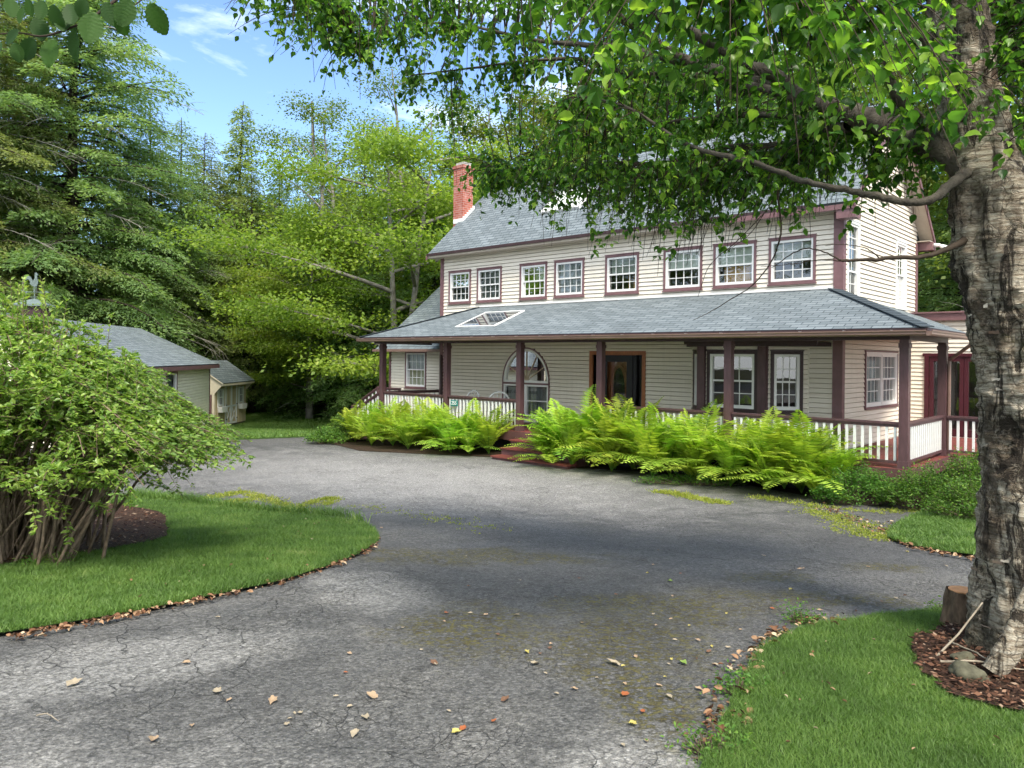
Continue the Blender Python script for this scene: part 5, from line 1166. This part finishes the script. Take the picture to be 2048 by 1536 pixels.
# ---- overhanging branch with big toothed leaves, upper left
OB = empty('overhanging_branch', tuple(P(160, 40, 2.2))); tag(OB, 'branch tip with large toothed leaves hanging into the upper left corner', 'branch'); oo = np.array(OB.location)
t = TB(); q = resample(np.array([list(np.array(P(a, b, y))-oo)+[r_] for a, b, y, r_ in [(1500, -1500, 2.3, .022), (900, -800, 2.5, .014), (420, -260, 2.5, .008), (300, -60, 2.35, .006), (225, 5, 2.25, .0045), (165, 45, 2.2, .0035), (90, 72, 2.2, .003), (40, 66, 2.2, .0022), (-30, 70, 2.2, .002)]]), 40); t.add(q[:, :3], q[:, 3], 7)
q2 = resample(np.array([list(np.array(P(a, b, y))-oo)+[r_] for a, b, y, r_ in [(420, -260, 2.5, .006), (330, -80, 2.4, .004), (290, -10, 2.35, .003), (270, 10, 2.3, .002)]]), 20); t.add(q2[:, :3], q2[:, 3], 6)
link('twig', t.mesh('twig', 'twig_dark'), OB)
def toothed(L, Wd, bend):
    n = 18; V = []; F_ = []
    for i in range(n+1):
        u = i/n; hw = Wd/2*(math.sin(PI*u**.85)**.75)*(1-.12*u); z = -bend*u*u*L
        for s in (-1, -.5, 0, .5, 1):
            tooth = (.10*L*(1 if i % 2 else 0)) if abs(s) == 1 and 0 < i < n else 0
            V.append((s*hw+(math.copysign(tooth*.4, s) if tooth else 0), u*L+abs(s)*hw*.25, z+abs(s)*hw*.22-.006*L*math.sin(i*PI)*1+.028*L*(1 if i % 2 else -1)*(abs(s) > .2)))
    for i in range(n):
        for j in range(4): F_.append([i*5+j, i*5+j+1, (i+1)*5+j+1, (i+1)*5+j])
    return V, F_
specs = [(48, 22, .05, 200), (75, 45, .075, 178), (105, 20, .07, 185), (140, 18, .065, 165), (150, 70, .10, 195), (190, 40, .095, 188), (210, 15, .07, 160), (232, 40, .06, 140), (262, 12, .085, 190), (300, 20, .09, 170), (108, 92, .085, 185), (68, 88, .075, 200), (38, 70, .06, 230), (28, 95, .06, 170), (125, 45, .06, 175), (2, 100, .09, 188), (84, 10, .06, 190), (170, 5, .06, 200), (20, 5, .06, 180), (55, 5, .05, 170)]
for k, (px, py, L, ang) in enumerate(specs):
    V, F_ = toothed(L, L*.68, random.uniform(-.1, .3)); me = bpy.data.meshes.new('leaf'); me.from_pydata(V, [], F_); me.polygons.foreach_set('use_smooth', [True]*len(F_)); a = me.attributes.new('v', 'FLOAT', 'FACE'); a.data.foreach_set('value', [random.random()*.8]*len(F_)); me.materials.append(MT['cherry_leaf'])
    o = link('leaf', me, OB); top = np.array(P(px, py-L*F/2.2*.25, 2.2+random.uniform(-.07, .07)))-oo; o.location = top
    o.rotation_euler = (math.radians(90+random.uniform(-28, 28)), math.radians(ang+random.uniform(-12, 12)), math.radians(random.uniform(-35, 35)))

# ================================================================== BIG ARCHING SHRUB
bx, by = -4.75, 7.15
BU = empty('arching_shrub', (bx, by, G(by)+.03)); tag(BU, 'big many stemmed shrub arching over its mulch bed at the left', 'shrub')
st = TB(); LP = []; LD = []; LNn = []; LS = []; LV = []; r0 = np.random.default_rng(31)
def cl(c, k=.22):
    m = np.interp(c[:, 0], [-3, -.3, .1, .42, 1.03, 1.45, 1.97, 2.25], [2.3, 2.3, 2.28, 2.15, 1.68, 1.30, .98, .78])-.12*np.clip(np.abs(c[:, 1]), 0, 2)
    c = c.copy(); c[:, 2] = np.where(c[:, 2] > m, m+(c[:, 2]-m)*k, c[:, 2]); return c
def shrub_curve(b, e, h):
    n = 10; t = np.linspace(0, 1, n)[:, None]; return b*(1-t)+e*t+np.array([0, 0, 1.0])*np.sin(t*PI)**.8*h
def add_leaves(c, lo, cnt, sz, vb=0):
    u = r0.uniform(lo, 1, cnt)*(len(c)-1); i = np.clip(u.astype(int), 0, len(c)-2); f = (u-i)[:, None]; p = c[i]*(1-f)+c[i+1]*f
    ax = nrm(c[i+1]-c[i]); a = rdir(cnt, -.35, .6); d = nrm(a+ax*.7+np.array([0, 0, .05])); LP.append(p+d*.006); LD.append(d); LNn.append(np.array([0, 0, 1.0])+r0.normal(0, .55, (cnt, 3))); LS.append(r0.uniform(.035, .068, cnt)*sz); LV.append(np.clip(r0.uniform(0, .75, cnt)+vb, 0, 1))
for i in range(150):
    a = r0.uniform(0, 2*PI); rb_ = abs(r0.normal(0, .34))+.08
    b = np.array([math.cos(a)*rb_*1.25, math.sin(a)*rb_*.8, 0])
    a2 = a+r0.normal(0, .7); R_ = r0.uniform(.7, 2.25)
    ex = math.cos(a2)*R_*(1.0); ey = math.sin(a2)*R_*.75
    ez = 2.75-.36*(math.hypot(ex, ey/.8))**1.9*.75+r0.uniform(-.9, .05)
    if ex < -.3: ez += .15
    e = np.array([ex, ey, max(1.0, ez)]); h = r0.uniform(.1, .45)
    c = shrub_curve(b, e, h); c += np.cumsum(r0.normal(0, .014, c.shape), 0); c = cl(c); st.add(c, np.linspace(r0.uniform(.009, .022), .004, len(c)), 6)
    add_leaves(c, .5, 56, 1)
    for k in range(15):
        s = r0.uniform(.42, 1.0); p = c[int(s*9)]; od = np.array([p[0]*.5, p[1]*.5, 0])+r0.normal(0, .6, 3); od[2] = r0.uniform(-.25, .7); od = od/np.linalg.norm(od); l = r0.uniform(.22, .6)
        g = p+od*l*np.linspace(0, 1, 5)[:, None]+np.array([0, 0, -1])*(l*.22*np.linspace(0, 1, 5)**2)[:, None]
        g = cl(g, .35); st.add(g, np.linspace(.0045, .0015, 5), 4); add_leaves(g, .05, 38, .95, .15)
# the boughs reaching right over the drive
for i in range(46):
    b = np.array([r0.normal(.35, .22), r0.normal(-.1, .2), 0]); ex = r0.uniform(1.1, 1.82); e = np.array([ex, r0.normal(0, .5), 1.30-.45*(ex-1.2)/.9+r0.uniform(-.25, .42)])
    c = shrub_curve(b, e, r0.uniform(.35, .75)); c += np.cumsum(r0.normal(0, .012, c.shape), 0); c = cl(c); st.add(c, np.linspace(r0.uniform(.008, .017), .0035, len(c)), 6); add_leaves(c, .62, 16, .85)
    for k in range(13):
        s = r0.uniform(.6, 1.0); p = c[int(s*9)]; od = np.array([.5, 0, 0])+r0.normal(0, .6, 3); od[2] = r0.uniform(-.45, .45); od /= np.linalg.norm(od); l = r0.uniform(.15, .42)
        g = p+od*l*np.linspace(0, 1, 4)[:, None]+np.array([0, 0, -1])*(l*.25*np.linspace(0, 1, 4)**2)[:, None]; g = cl(g, .35); st.add(g, np.linspace(.0035, .0012, 4), 4); add_leaves(g, .1, 22, .8, .12)
# upright young shoots on top
for i in range(75):
    a = r0.uniform(0, 2*PI); R_ = r0.uniform(0, 1.7); p = np.array([math.cos(a)*R_-.35, math.sin(a)*R_*.7, 2.6]); p = cl(p[None], .0)[0]-[0, 0, .12]; l = r0.uniform(.25, .6)
    g = p+np.array([r0.normal(0, .12), r0.normal(0, .12), 1.0])*l*np.linspace(0, 1, 6)[:, None]; st.add(g, np.linspace(.004, .0015, 6), 4); add_leaves(g, .05, 24, .95, .28)
# extra bare stems at the foot
for i in range(70):
    a = r0.uniform(0, 2*PI); rb_ = r0.uniform(.1, .6); b = np.array([math.cos(a)*rb_*1.1, math.sin(a)*rb_*.6, 0]); e = b*r0.uniform(1.2, 2.4)+np.array([r0.normal(0, .15), r0.normal(0, .15), r0.uniform(.7, 1.7)]); c = shrub_curve(b, e, .05); c += np.cumsum(r0.normal(0, .012, c.shape), 0); c = cl(c); st.add(c, np.linspace(r0.uniform(.006, .024), .004, len(c)), 6); add_leaves(c, .35, 7, 1)
link('stems', st.mesh('stems', 'shrub_stem'), BU)
LP = np.concatenate(LP); LD = np.concatenate(LD); LNn = np.concatenate(LNn); LS = np.concatenate(LS); LV = np.concatenate(LV)
LS *= .98; V, tri, idx = leaves(LP, LD, LNn, LS, LS*.46, .12)
link('leaves', np_mesh('leaves', V, tri, 'shrub_leaf', LV[idx]), BU); print('shrub leaves', len(LP))

# ================================================================== FERNS
def fern_mesh(seed, nfr=18, Ht=1.0):
    r = np.random.default_rng(seed); PP = []; DD = []; NN = []; LL = []; WW = []; VV = []; stt = TB()
    for i in range(nfr):
        az = i*2.399+r.normal(0, .25); o = np.array([math.cos(az), math.sin(az), 0]); lo_ = i % 5 == 0; L = Ht*(r.uniform(.65, .95) if lo_ else r.uniform(.85, 1.2)); out = r.uniform(1.0, 1.3) if lo_ else r.uniform(.2, .85)
        n = 30; t = np.linspace(0, 1, n)
        rad = out*L*(t*.45+.55*t**2.2); z = L*((1.05-.22*out)*t-.36*out*t**2.4-.10*t**3)+.03
        c = o*rad[:, None]+np.array([0, 0, 1.0])*z[:, None]+np.array([-o[1], o[0], 0])*(r.normal(0, .10)*L*t**2)[:, None]
        stt.add(c[::3], np.linspace(.006, .0015, len(c[::3])), 4)
        ax = nrm(np.gradient(c, axis=0)); sd = nrm(np.cross(ax, [0, 0, 1.0])+1e-6); nn = nrm(np.cross(sd, ax)); cv = r.uniform(0, .5)
        for k in range(3, n):
            tt = t[k]; wl = .19*Ht*r.uniform(.9, 1.1)*max(.05, math.sin(min(1, (tt-.08)/.92)**1.25*PI*.96)**.75)*(1.0 if tt < .9 else .8)
            for s in (-1, 1):
                d = sd[k]*s+ax[k]*.35-nn[k]*r.uniform(.0, .28); PP.append(c[k]); DD.append(d); NN.append(nn[k]+r.normal(0, .15, 3)); LL.append(wl*r.uniform(.92, 1.08)); WW.append(.030*Ht); VV.append(min(1, cv+r.uniform(0, .45)))
    V, F_ = sprays(np.array(PP), np.array(DD), np.array(NN), np.array(LL), np.array(WW))
    return dict(stem=stt.mesh('stem', 'fern_leaf'), frond=np_mesh('fronds', V, F_, 'fern_leaf', VV))
FM = [fern_mesh(40+i, 19+i % 3*2, 1.0) for i in range(5)]
def fern(i, x, v, s, label):
    v = v*.72-.05-(.28 if x < -9.3 else 0); X, Y = W(x, v); e = empty('fern', (X, Y, G(Y)-.02), i*1.7); s *= 1.36; e.scale = (s, s, s*1.02); tag(e, label, 'fern', 'ferns planted along the porch'); m_ = FM[i % 5]
    link('stalks', m_['stem'], e); link('fronds', m_['frond'], e)
LF = ['first fern at the far left end of the bed beside the low shrub', 'fern below the porch end post, far left', 'fern between the far left post and the house number plate', 'fern directly under the house number plate', 'yellow green fern in front of the white railing, right of the number plate', 'fern in front of the white chairs', 'tall fern left of the red steps, touching the post', 'low fern spilling to the drive left of the red steps', 'low front fern under the far left railing', 'low front fern below the number plate', 'low front fern left of the steps', 'back fern against the far left railing', 'back fern against the railing behind the number plate']
k = 0
for x, v, s in [(-14.2, -1.3, .92), (-13.3, -.9, 1.0), (-12.6, -1.15, .95), (-11.6, -.75, 1.02), (-10.9, -.7, 1.0), (-10.1, -.55, 1.02), (-9.5, -.32, 1.0), (-9.85, -.8, .7), (-13.0, -1.75, .8), (-11.7, -1.45, .85), (-10.3, -1.1, .85), (-12.9, -.4, .95), (-11.2, -.35, .95)]:
    fern(k, x, v, s, LF[k]); k += 1
RF = ['bright yellow fern closest to the red steps on their right', 'tall fern right of the steps in front of the entry door', 'tall fern with upright tips below the oval door glass', 'large fern between the door and the bay window', 'front fern leaning over the drive, first right of the steps', 'front fern leaning over the drive below the entry door', 'fern under the left side of the bay window', 'fern at the foot of the bay window post', 'fern below the middle bay window', 'front fern hanging low under the bay window', 'back fern against the railing below the bay window', 'fern right of the bay window', 'front fern with long arching fronds left of the corner', 'fern in front of the white railing near the corner', 'last tall fern before the corner post', 'low fern touching the drive near the corner', 'small fern drooping onto the asphalt by the groundcover', 'back fern behind the railing corner', 'front fern second from the corner', 'back fern between door and bay window', 'middle fern below the shaded siding', 'upright fern whose tip reaches above the rail', 'slim fern at the right part of the railing']
k2 = 0
for x, v, s in [(-7.45, -.75, .95), (-6.95, -.75, 1.25), (-6.5, -.5, 1.35), (-5.7, -.6, 1.25), (-7.15, -1.3, .8), (-6.6, -1.15, 1.0), (-5.0, -.5, 1.2), (-4.4, -.45, 1.15), (-3.7, -.45, 1.15), (-4.6, -.95, .85), (-3.9, -.3, 1.2), (-3.0, -.45, 1.12), (-2.9, -.85, .9), (-2.3, -.5, 1.15), (-1.6, -.55, 1.05), (-2.1, -1.0, .8), (-1.2, -1.05, .6), (-1.0, -.45, .85), (-3.6, -.9, .88), (-5.4, -.3, 1.3), (-5.6, -1.0, .9), (-2.0, -.3, 1.22), (-1.5, -.25, 1.15)]:
    fern(k2+3, x, v, s, RF[k2]); k2 += 1
# low leafy shrubs
def low_shrub(X, Y, rx, ry, h, nl, label, name='low_shrub', sz=.05, seed=1, cat='shrub'):
    r = np.random.default_rng(seed); e = empty(name, (X, Y, G(Y))); tag(e, label, cat)
    t = TB(); P_ = []
    for i in range(int(60+nl/60)):
        a = r.uniform(0, 2*PI); q = math.sqrt(r.uniform(0, 1)); x, y = math.cos(a)*q*rx, math.sin(a)*q*ry; z = h*(1-q*q*.75)*r.uniform(.55, 1.05)
        c = np.array([[x*.4, y*.4, 0], [x*.75, y*.75, z*.55], [x, y, z]]); t.add(c, [.006, .004, .002], 4); m_ = max(6, int(nl/(60+nl/60)))
        u = r.uniform(.25, 1, m_)[:, None]; P_.append(c[1]*(1-u)+c[2]*u+r.normal(0, .05, (m_, 3))*[1, 1, .7])
    p = np.concatenate(P_); p[:, 2] = np.abs(p[:, 2]); k = len(p); s = sz*r.uniform(.6, 1.2, k); V, tri, idx = leaves(p, rdir(k, -.2, .8), np.array([0, 0, 1.0])+r.normal(0, .6, (k, 3)), s, s*.5)
    link('stems', t.mesh('stems', 'twig'), e); link('leaves', np_mesh('leaves', V, tri, 'groundcover', r.uniform(0, 1, k)[idx]), e)
wx = lambda x, v: W(x, v)
low_shrub(*wx(.55, -.6), .85, .55, .8, 8000, 'bushy green groundcover at the foot of the corner post', seed=2, sz=.045)
low_shrub(*wx(1.3, -.3), .9, .8, 1.15, 9500, 'rounded green shrub in front of the side railing, beside the birch trunk', seed=3, sz=.05)
low_shrub(*wx(-.5, -.75), .8, .45, .72, 7000, 'low green leafy clump between the last fern and the corner post', seed=4, sz=.045)
low_shrub(*wx(1.5, -1.2), 1.0, .6, .7, 6500, 'low mound of green leaves meeting the lawn left of the birch trunk', seed=5, sz=.045)
low_shrub(*wx(-14.9, -1.0), .8, .8, .85, 6000, 'loose green shrub at the far left end of the fern bed', seed=6, sz=.07)
low_shrub(*wx(-14.4, -2.1), .6, .5, .5, 3000, 'low green clump spilling to the drive at the left end of the fern bed', seed=7, sz=.06)
low_shrub(*wx(-3.6, -.95), 1.2, .25, .22, 2400, 'low ivy like leaves under the ferns below the bay window', seed=8, sz=.04)
for i, (px, py, s, h, lb) in enumerate([(120, 1135, .16, .16, 'small bright weed at the foot of the arching shrub'), (60, 1140, .10, .08, 'tiny weed left of the bright weed under the arching shrub'), (560 - 320, 1015, .22, .14, 'pale green weeds at the back of the mulch bed'), (1605, 1245, .13, .08, 'leafy weed at the tip of the lawn by the drive'), (1470, 1390, .09, .08, 'small weed in the leaf litter on the lawn edge'), (1420, 1510, .14, .09, 'weed clump at the bottom of the lawn edge'), (1900, 1228, .14, .07, 'small green plant left of the tree stump')]):
    X, Y = gx(px, py); low_shrub(X, Y, s, s*.7, h, int(150+s*900), lb, 'weed', .022 if s < .2 else .045, 20+i, 'weed')
# weeds growing in the asphalt
def weed_patch(pts, n, spread, label, h=.06):
    XY = np.array([gx(*p) for p in pts]); i = rng.integers(0, len(XY)-1, n); u = rng.uniform(0, 1, n)[:, None]; p = XY[i]*(1-u)+XY[i+1]*u+rng.normal(0, spread, (n, 2))
    cl = p[rng.integers(0, n, n//6)]; p = cl[rng.integers(0, len(cl), n)]+rng.normal(0, .025, (n, 2))
    P3 = np.stack([p[:, 0], p[:, 1], [G(y)+.004 for y in p[:, 1]]], 1); d = rdir(n, .15, 1); V, F_ = sprays(P3, d, rdir(n), h*rng.uniform(.4, 1.2, n), .012)
    tag(link('weeds', np_mesh('weeds', V, F_, 'weed', rng.uniform(0, 1, n))), label, 'weeds', kind='stuff')
weed_patch([(405, 1000), (480, 985), (540, 1000), (600, 1022), (560, 1025), (450, 1008), (500, 1000)], 5200, .09, 'yellow green weeds growing through the drive behind the shrub lawn')
weed_patch([(600, 1015), (640, 1000), (672, 998), (650, 1012)], 1200, .05, 'small tuft of yellow weeds at the right end of the weedy ring on the drive')
weed_patch([(1320, 985), (1360, 990), (1400, 1000), (1450, 1008)], 2200, .09, 'yellow green weeds on the drive in front of the right fern bed', .07)
weed_patch([(1620, 1020), (1680, 1035), (1740, 1055), (1780, 1080), (1700, 1060), (1660, 1030)], 4200, .16, 'mossy weeds on the drive at the tip of the right lawn', .035)
weed_patch([(1500, 995), (1560, 1000), (1640, 1015), (1760, 1025), (1850, 1022)], 1500, .12, 'sparse weeds along the edge of the fern bed')
weed_patch([(720, 1010), (850, 1035), (1000, 1060)], 700, .18, 'thin sprinkle of tiny weeds across the middle of the drive', .03)

# ---- leaf litter along edges and wood chips
def litter(pts, n, spread, sz, mat, label, name='leaf_litter', world=False, zoff=.02):
    XY = np.array(pts if world else [gx(*p) for p in pts]); i = rng.integers(0, len(XY)-1, n); u = rng.uniform(0, 1, n)[:, None]; q_ = XY[i]*(1-u)+XY[i+1]*u; kp = rng.uniform(0, 1, n) < .15+.85*np.clip(.5+.5*np.sin(q_[:, 0]*9.3+q_[:, 1]*5.1)+.4*np.sin(q_[:, 0]*23-q_[:, 1]*17), 0, 1)**1.5
    p = (q_+rng.normal(0, 1, (n, 2))*spread*(.5+1.3*np.clip(np.sin(q_[:, :1]*6+1), 0, 1)))[kp]; n = len(p)
    P3 = np.stack([p[:, 0], p[:, 1], [G(y)+zoff for y in p[:, 1]]], 1)+np.array([0, 0, 1])*rng.uniform(0, .02, (n, 1)); s = sz*rng.uniform(.35, 1.4, n)
    V, tri, idx = leaves(P3, rdir(n, -.25, .55), np.array([0, 0, 1.0])+rng.normal(0, .5, (n, 3)), s, s*.6, .3); tag(link(name, np_mesh(name, V, tri, mat, rng.uniform(0, 1, n)[idx])), label, 'litter', kind='stuff')
litter([(30, 1285), (150, 1260), (300, 1230), (470, 1192), (600, 1163), (680, 1133), (745, 1103), (758, 1078)], 800, .03, .036, 'litter', 'dry brown leaves lining the front edge of the shrub lawn')
litter([(1400, 1536), (1440, 1480), (1458, 1420), (1478, 1370), (1498, 1325), (1538, 1285), (1600, 1258), (1660, 1248)], 420, .045, .042, 'litter', 'dry leaves piled along the near lawn edge')
litter([(1780, 1085), (1860, 1108), (1965, 1125)], 160, .05, .05, 'litter', 'dry leaves along the small right lawn edge')
litter([(1640, 1010), (1700, 1040), (1780, 1075), (1760, 1040)], 350, .12, .045, 'litter', 'scattered dry leaves among the weeds by the right lawn tip')
litter([(.9, 2.6), (2.5, 3.4), (3.2, 4.6), (2.0, 4.6), (1.3, 3.6), (2.6, 2.8), (3.6, 3.0)], 150, .35, .022, 'litter', 'few tiny dry leaves lying in the near lawn', world=True, zoff=.045)
litter([(-3.5, 5.0), (-2.2, 6.3), (-2.2, 8.5), (-3.2, 9.8), (-3.4, 7.2)], 90, .35, .025, 'litter', 'few small dry leaves lying in the shrub lawn', world=True, zoff=.055)
n = 9500; tx = rng.uniform(2.1, 4.2, n); ty = rng.uniform(3.2, 5.2, n); ok = inside(tmulch, tx, ty); litter_xy = np.stack([tx[ok], ty[ok]], 1); n = len(litter_xy)
def chips(XY, sz, mat, label, w=.35, z=.055):
    n = len(XY); P3 = np.stack([XY[:, 0], XY[:, 1], [G(y)+z for y in XY[:, 1]]], 1)+np.array([0, 0, 1])*rng.uniform(0, .02, (n, 1)); s = sz*rng.uniform(.4, 1.4, n); V, F_ = sprays(P3, rdir(n, -.2, .35), np.array([0, 0, 1.0])+rng.normal(0, .4, (n, 3)), s, s*w); tag(link('wood_chips', np_mesh('wood_chips', V, F_, mat, rng.uniform(0, 1, n)**1.3)), label, 'mulch', kind='stuff')
chips(litter_xy, .034, 'chips', 'reddish brown bark chips and dead leaves around the birch foot', .45)
n = 9000; tx = rng.uniform(-7.5, -3.7, n); ty = rng.uniform(5.2, 12, n); ok = inside(mulchbed, tx, ty); chips(np.stack([tx[ok], ty[ok]], 1), .05, 'chips', 'dark wood chips under the arching shrub', .25, .06)

# ---- single fallen leaves on the drive
LM = []
def fallen(seed, mat):
    r = np.random.default_rng(seed); n = 14; V = [(0, 0, .35)]; cur = r.uniform(.25, .7); pts = []
    for i in range(n):
        a = 2*PI*i/n; rr = (.55+.18*abs(math.cos(a*2.5+seed))+r.uniform(-.05, .05))*(1.35 if i == 0 else 1); x, y = rr*math.cos(a), rr*.72*math.sin(a); V.append((x, y, cur*(abs(y)**1.5)*1.3+r.uniform(0, .18)+.2*x*x*cur))
        V.append((x*.5, y*.5, .12+r.uniform(-.03, .05)))
    V[0] = (0, 0, .06); F_ = []
    for i in range(n):
        j = (i+1) % n; F_.append((0, 2+2*i, 2+2*j)); F_.append((2+2*i, 1+2*i, 1+2*j, 2+2*j))
    me = bpy.data.meshes.new('fallen_leaf'); me.from_pydata(V, [], F_); me.polygons.foreach_set('use_smooth', [True]*len(F_)); me.materials.append(MT[mat]); return me
MM = ['leaf_tan', 'leaf_pale', 'leaf_rust', 'leaf_brown', 'leaf_yellow', 'leaf_green']
for i in range(12): LM.append(fallen(i, MM[i % 6]))
def drop(px, py, s, mi, label, group=None):
    X, Y = gx(px, py); o = link('fallen_leaf', LM[mi]); o.location = (X, Y, G(Y)+.006); s *= .85; o.scale = (s, s, s); o.rotation_euler = (random.uniform(-.15, .15), random.uniform(-.15, .15), random.uniform(0, 6.28)); tag(o, label, 'leaf', group)
for px, py, s, mi, lb in [(147, 1372, .062, 7, 'large pale leaf alone at the left of the near drive'), (1250, 1393, .045, 2, 'orange rust leaf near the lower right of the drive'), (1228, 1330, .06, 7, 'big pale curled leaf right of centre on the drive'), (1070, 1332, .055, 1, 'pale flat leaf left of the big curled one'), (745, 1398, .055, 6, 'tan curled leaf standing up in the middle of the near drive'), (710, 1472, .045, 1, 'pale leaf near the bottom centre of the drive'), (306, 1486, .05, 0, 'tan leaf near the bottom left of the drive'), (546, 1405, .05, 0, 'brownish leaf left of centre on the near drive'), (435, 1388, .05, 1, 'white leaf beside the little weed tuft on the drive'), (1010, 1405, .045, 3, 'brown curled leaf centre right of the drive'), (868, 1330, .045, 3, 'dark brown leaf with a stem in the centre of the drive'), (372, 1329, .04, 0, 'small tan leaf in the light grey part of the drive'), (730, 1440, .045, 7, 'pale leaf with lifted edge near the bottom centre'), (912, 1470, .035, 4, 'small yellowish leaf near the bottom'), (1265, 1455, .035, 4, 'bright yellow leaf at the lower right of the drive'), (1340, 1165, .045, 5, 'green leaf on the drive below the weeds'), (1365, 1330, .05, 5, 'green leaf by the near lawn edge'), (1600, 1140, .04, 0, 'tan leaf on the dark drive right of centre'), (1100, 1300, .035, 3, 'brown leaf at the drive centre'), (600, 1432, .03, 1, 'small pale leaf left of the bottom centre')]:
    drop(px, py, s, mi, lb)
for i in range(85):
    while True:
        px = random.uniform(330, 1900); py = random.uniform(1055, 1530)
        if px < 800 and random.random() < .65: continue
        X, Y = gx(px, py); A_ = np.array([X]); B_ = np.array([Y])
        if inside(drive, A_, B_)[0] and not (inside(island, A_, B_)[0] or inside(near, A_, B_)[0] or inside(midr, A_, B_)[0]): break
    drop(px, py, random.uniform(.016, .036), random.choice([0, 0, 1, 1, 6, 7, 3, 9, 2, 4]), 'small dry leaf scattered on the drive', 'small leaves scattered on the drive')

# ================================================================== SKY, SUN, CAMERA
sc = bpy.context.scene
w = bpy.data.worlds.new('World'); sc.world = w; w.use_nodes = True; nt = w.node_tree; nt.nodes.clear()
SUN_EL, AZ = math.radians(53), (.32, -1.0)
sky = nt.nodes.new('ShaderNodeTexSky'); sky.sky_type = 'NISHITA'; sky.sun_disc = False; sky.sun_elevation = SUN_EL; sky.sun_rotation = math.atan2(AZ[0], AZ[1]); sky.air_density = .8; sky.dust_density = .15; sky.ozone_density = 4.0
bg = nt.nodes.new('ShaderNodeBackground'); bg.inputs[1].default_value = .15
out = nt.nodes.new('ShaderNodeOutputWorld'); tc_ = nt.nodes.new('ShaderNodeTexCoord'); mp = nt.nodes.new('ShaderNodeMapping'); mp.inputs['Scale'].default_value = (1.6, 1.6, 6.5); mp.inputs['Rotation'].default_value = (.12, .22, 0)
nz = nt.nodes.new('ShaderNodeTexNoise'); nz.inputs['Scale'].default_value = 2.1; nz.inputs['Detail'].default_value = 8; nz.inputs['Roughness'].default_value = .58; nz.inputs['Distortion'].default_value = .5
rp = nt.nodes.new('ShaderNodeValToRGB'); rp.color_ramp.elements[0].position = .50; rp.color_ramp.elements[0].color = (0, 0, 0, 1); rp.color_ramp.elements[1].position = .78; rp.color_ramp.elements[1].color = (.8, .8, .8, 1)
mx = nt.nodes.new('ShaderNodeMix'); mx.data_type = 'RGBA'; mx.inputs[7].default_value = (7.5, 7.9, 8.3, 1)
L_ = nt.links.new; L_(tc_.outputs['Generated'], mp.inputs[0]); L_(mp.outputs[0], nz.inputs['Vector']); sx_ = nt.nodes.new('ShaderNodeSeparateXYZ'); L_(tc_.outputs['Generated'], sx_.inputs[0]); m1 = nt.nodes.new('ShaderNodeMapRange'); m1.inputs['From Min'].default_value = .35; m1.inputs['From Max'].default_value = -.5; m1.inputs['To Min'].default_value = 0; m1.inputs['To Max'].default_value = .30; L_(sx_.outputs[1], m1.inputs[0]); ad = nt.nodes.new('ShaderNodeMath'); ad.operation = 'ADD'; L_(nz.outputs[0], ad.inputs[0]); L_(m1.outputs[0], ad.inputs[1]); L_(ad.outputs[0], rp.inputs[0]); L_(rp.outputs[0], mx.inputs[0]); L_(sky.outputs[0], mx.inputs[6]); L_(mx.outputs[2], bg.inputs[0]); L_(bg.outputs[0], out.inputs[0])  # thicker cloud added behind the viewpoint, unseen, to whiten the fill light
sl = bpy.data.lights.new('sun', 'SUN'); sl.energy = 2.7; sl.angle = math.radians(15); sl.color = (1, .92, .78); so = bpy.data.objects.new('sun', sl); C.objects.link(so)
sd = Vector((AZ[0], AZ[1], 0)).normalized()*math.cos(SUN_EL)+Vector((0, 0, math.sin(SUN_EL))); so.rotation_euler = (-sd).to_track_quat('-Z', 'Y').to_euler()
cam = bpy.data.cameras.new('camera'); co = bpy.data.objects.new('camera', cam); C.objects.link(co); sc.camera = co
cam.sensor_width = 36; cam.lens = F/2048*36; cam.shift_y = -52/2048; cam.clip_end = 500; cam.clip_start = .05
co.location = (0, 0, EYE); co.rotation_euler = (Matrix.Rotation(PI/2, 3, 'X') @ Matrix.Rotation(ROLL, 3, 'Z')).to_euler()
sc.view_settings.view_transform = 'Standard'; sc.view_settings.look = 'None'; sc.view_settings.exposure = 1.22; sc.view_settings.gamma = 1
sc.cycles.max_bounces = 5; sc.cycles.diffuse_bounces = 2; sc.cycles.glossy_bounces = 3; sc.cycles.transmission_bounces = 4; sc.cycles.transparent_max_bounces = 6; sc.cycles.use_denoising = True; sc.cycles.use_adaptive_sampling = True; sc.cycles.adaptive_threshold = .03
sc.cycles.sample_clamp_indirect = 6
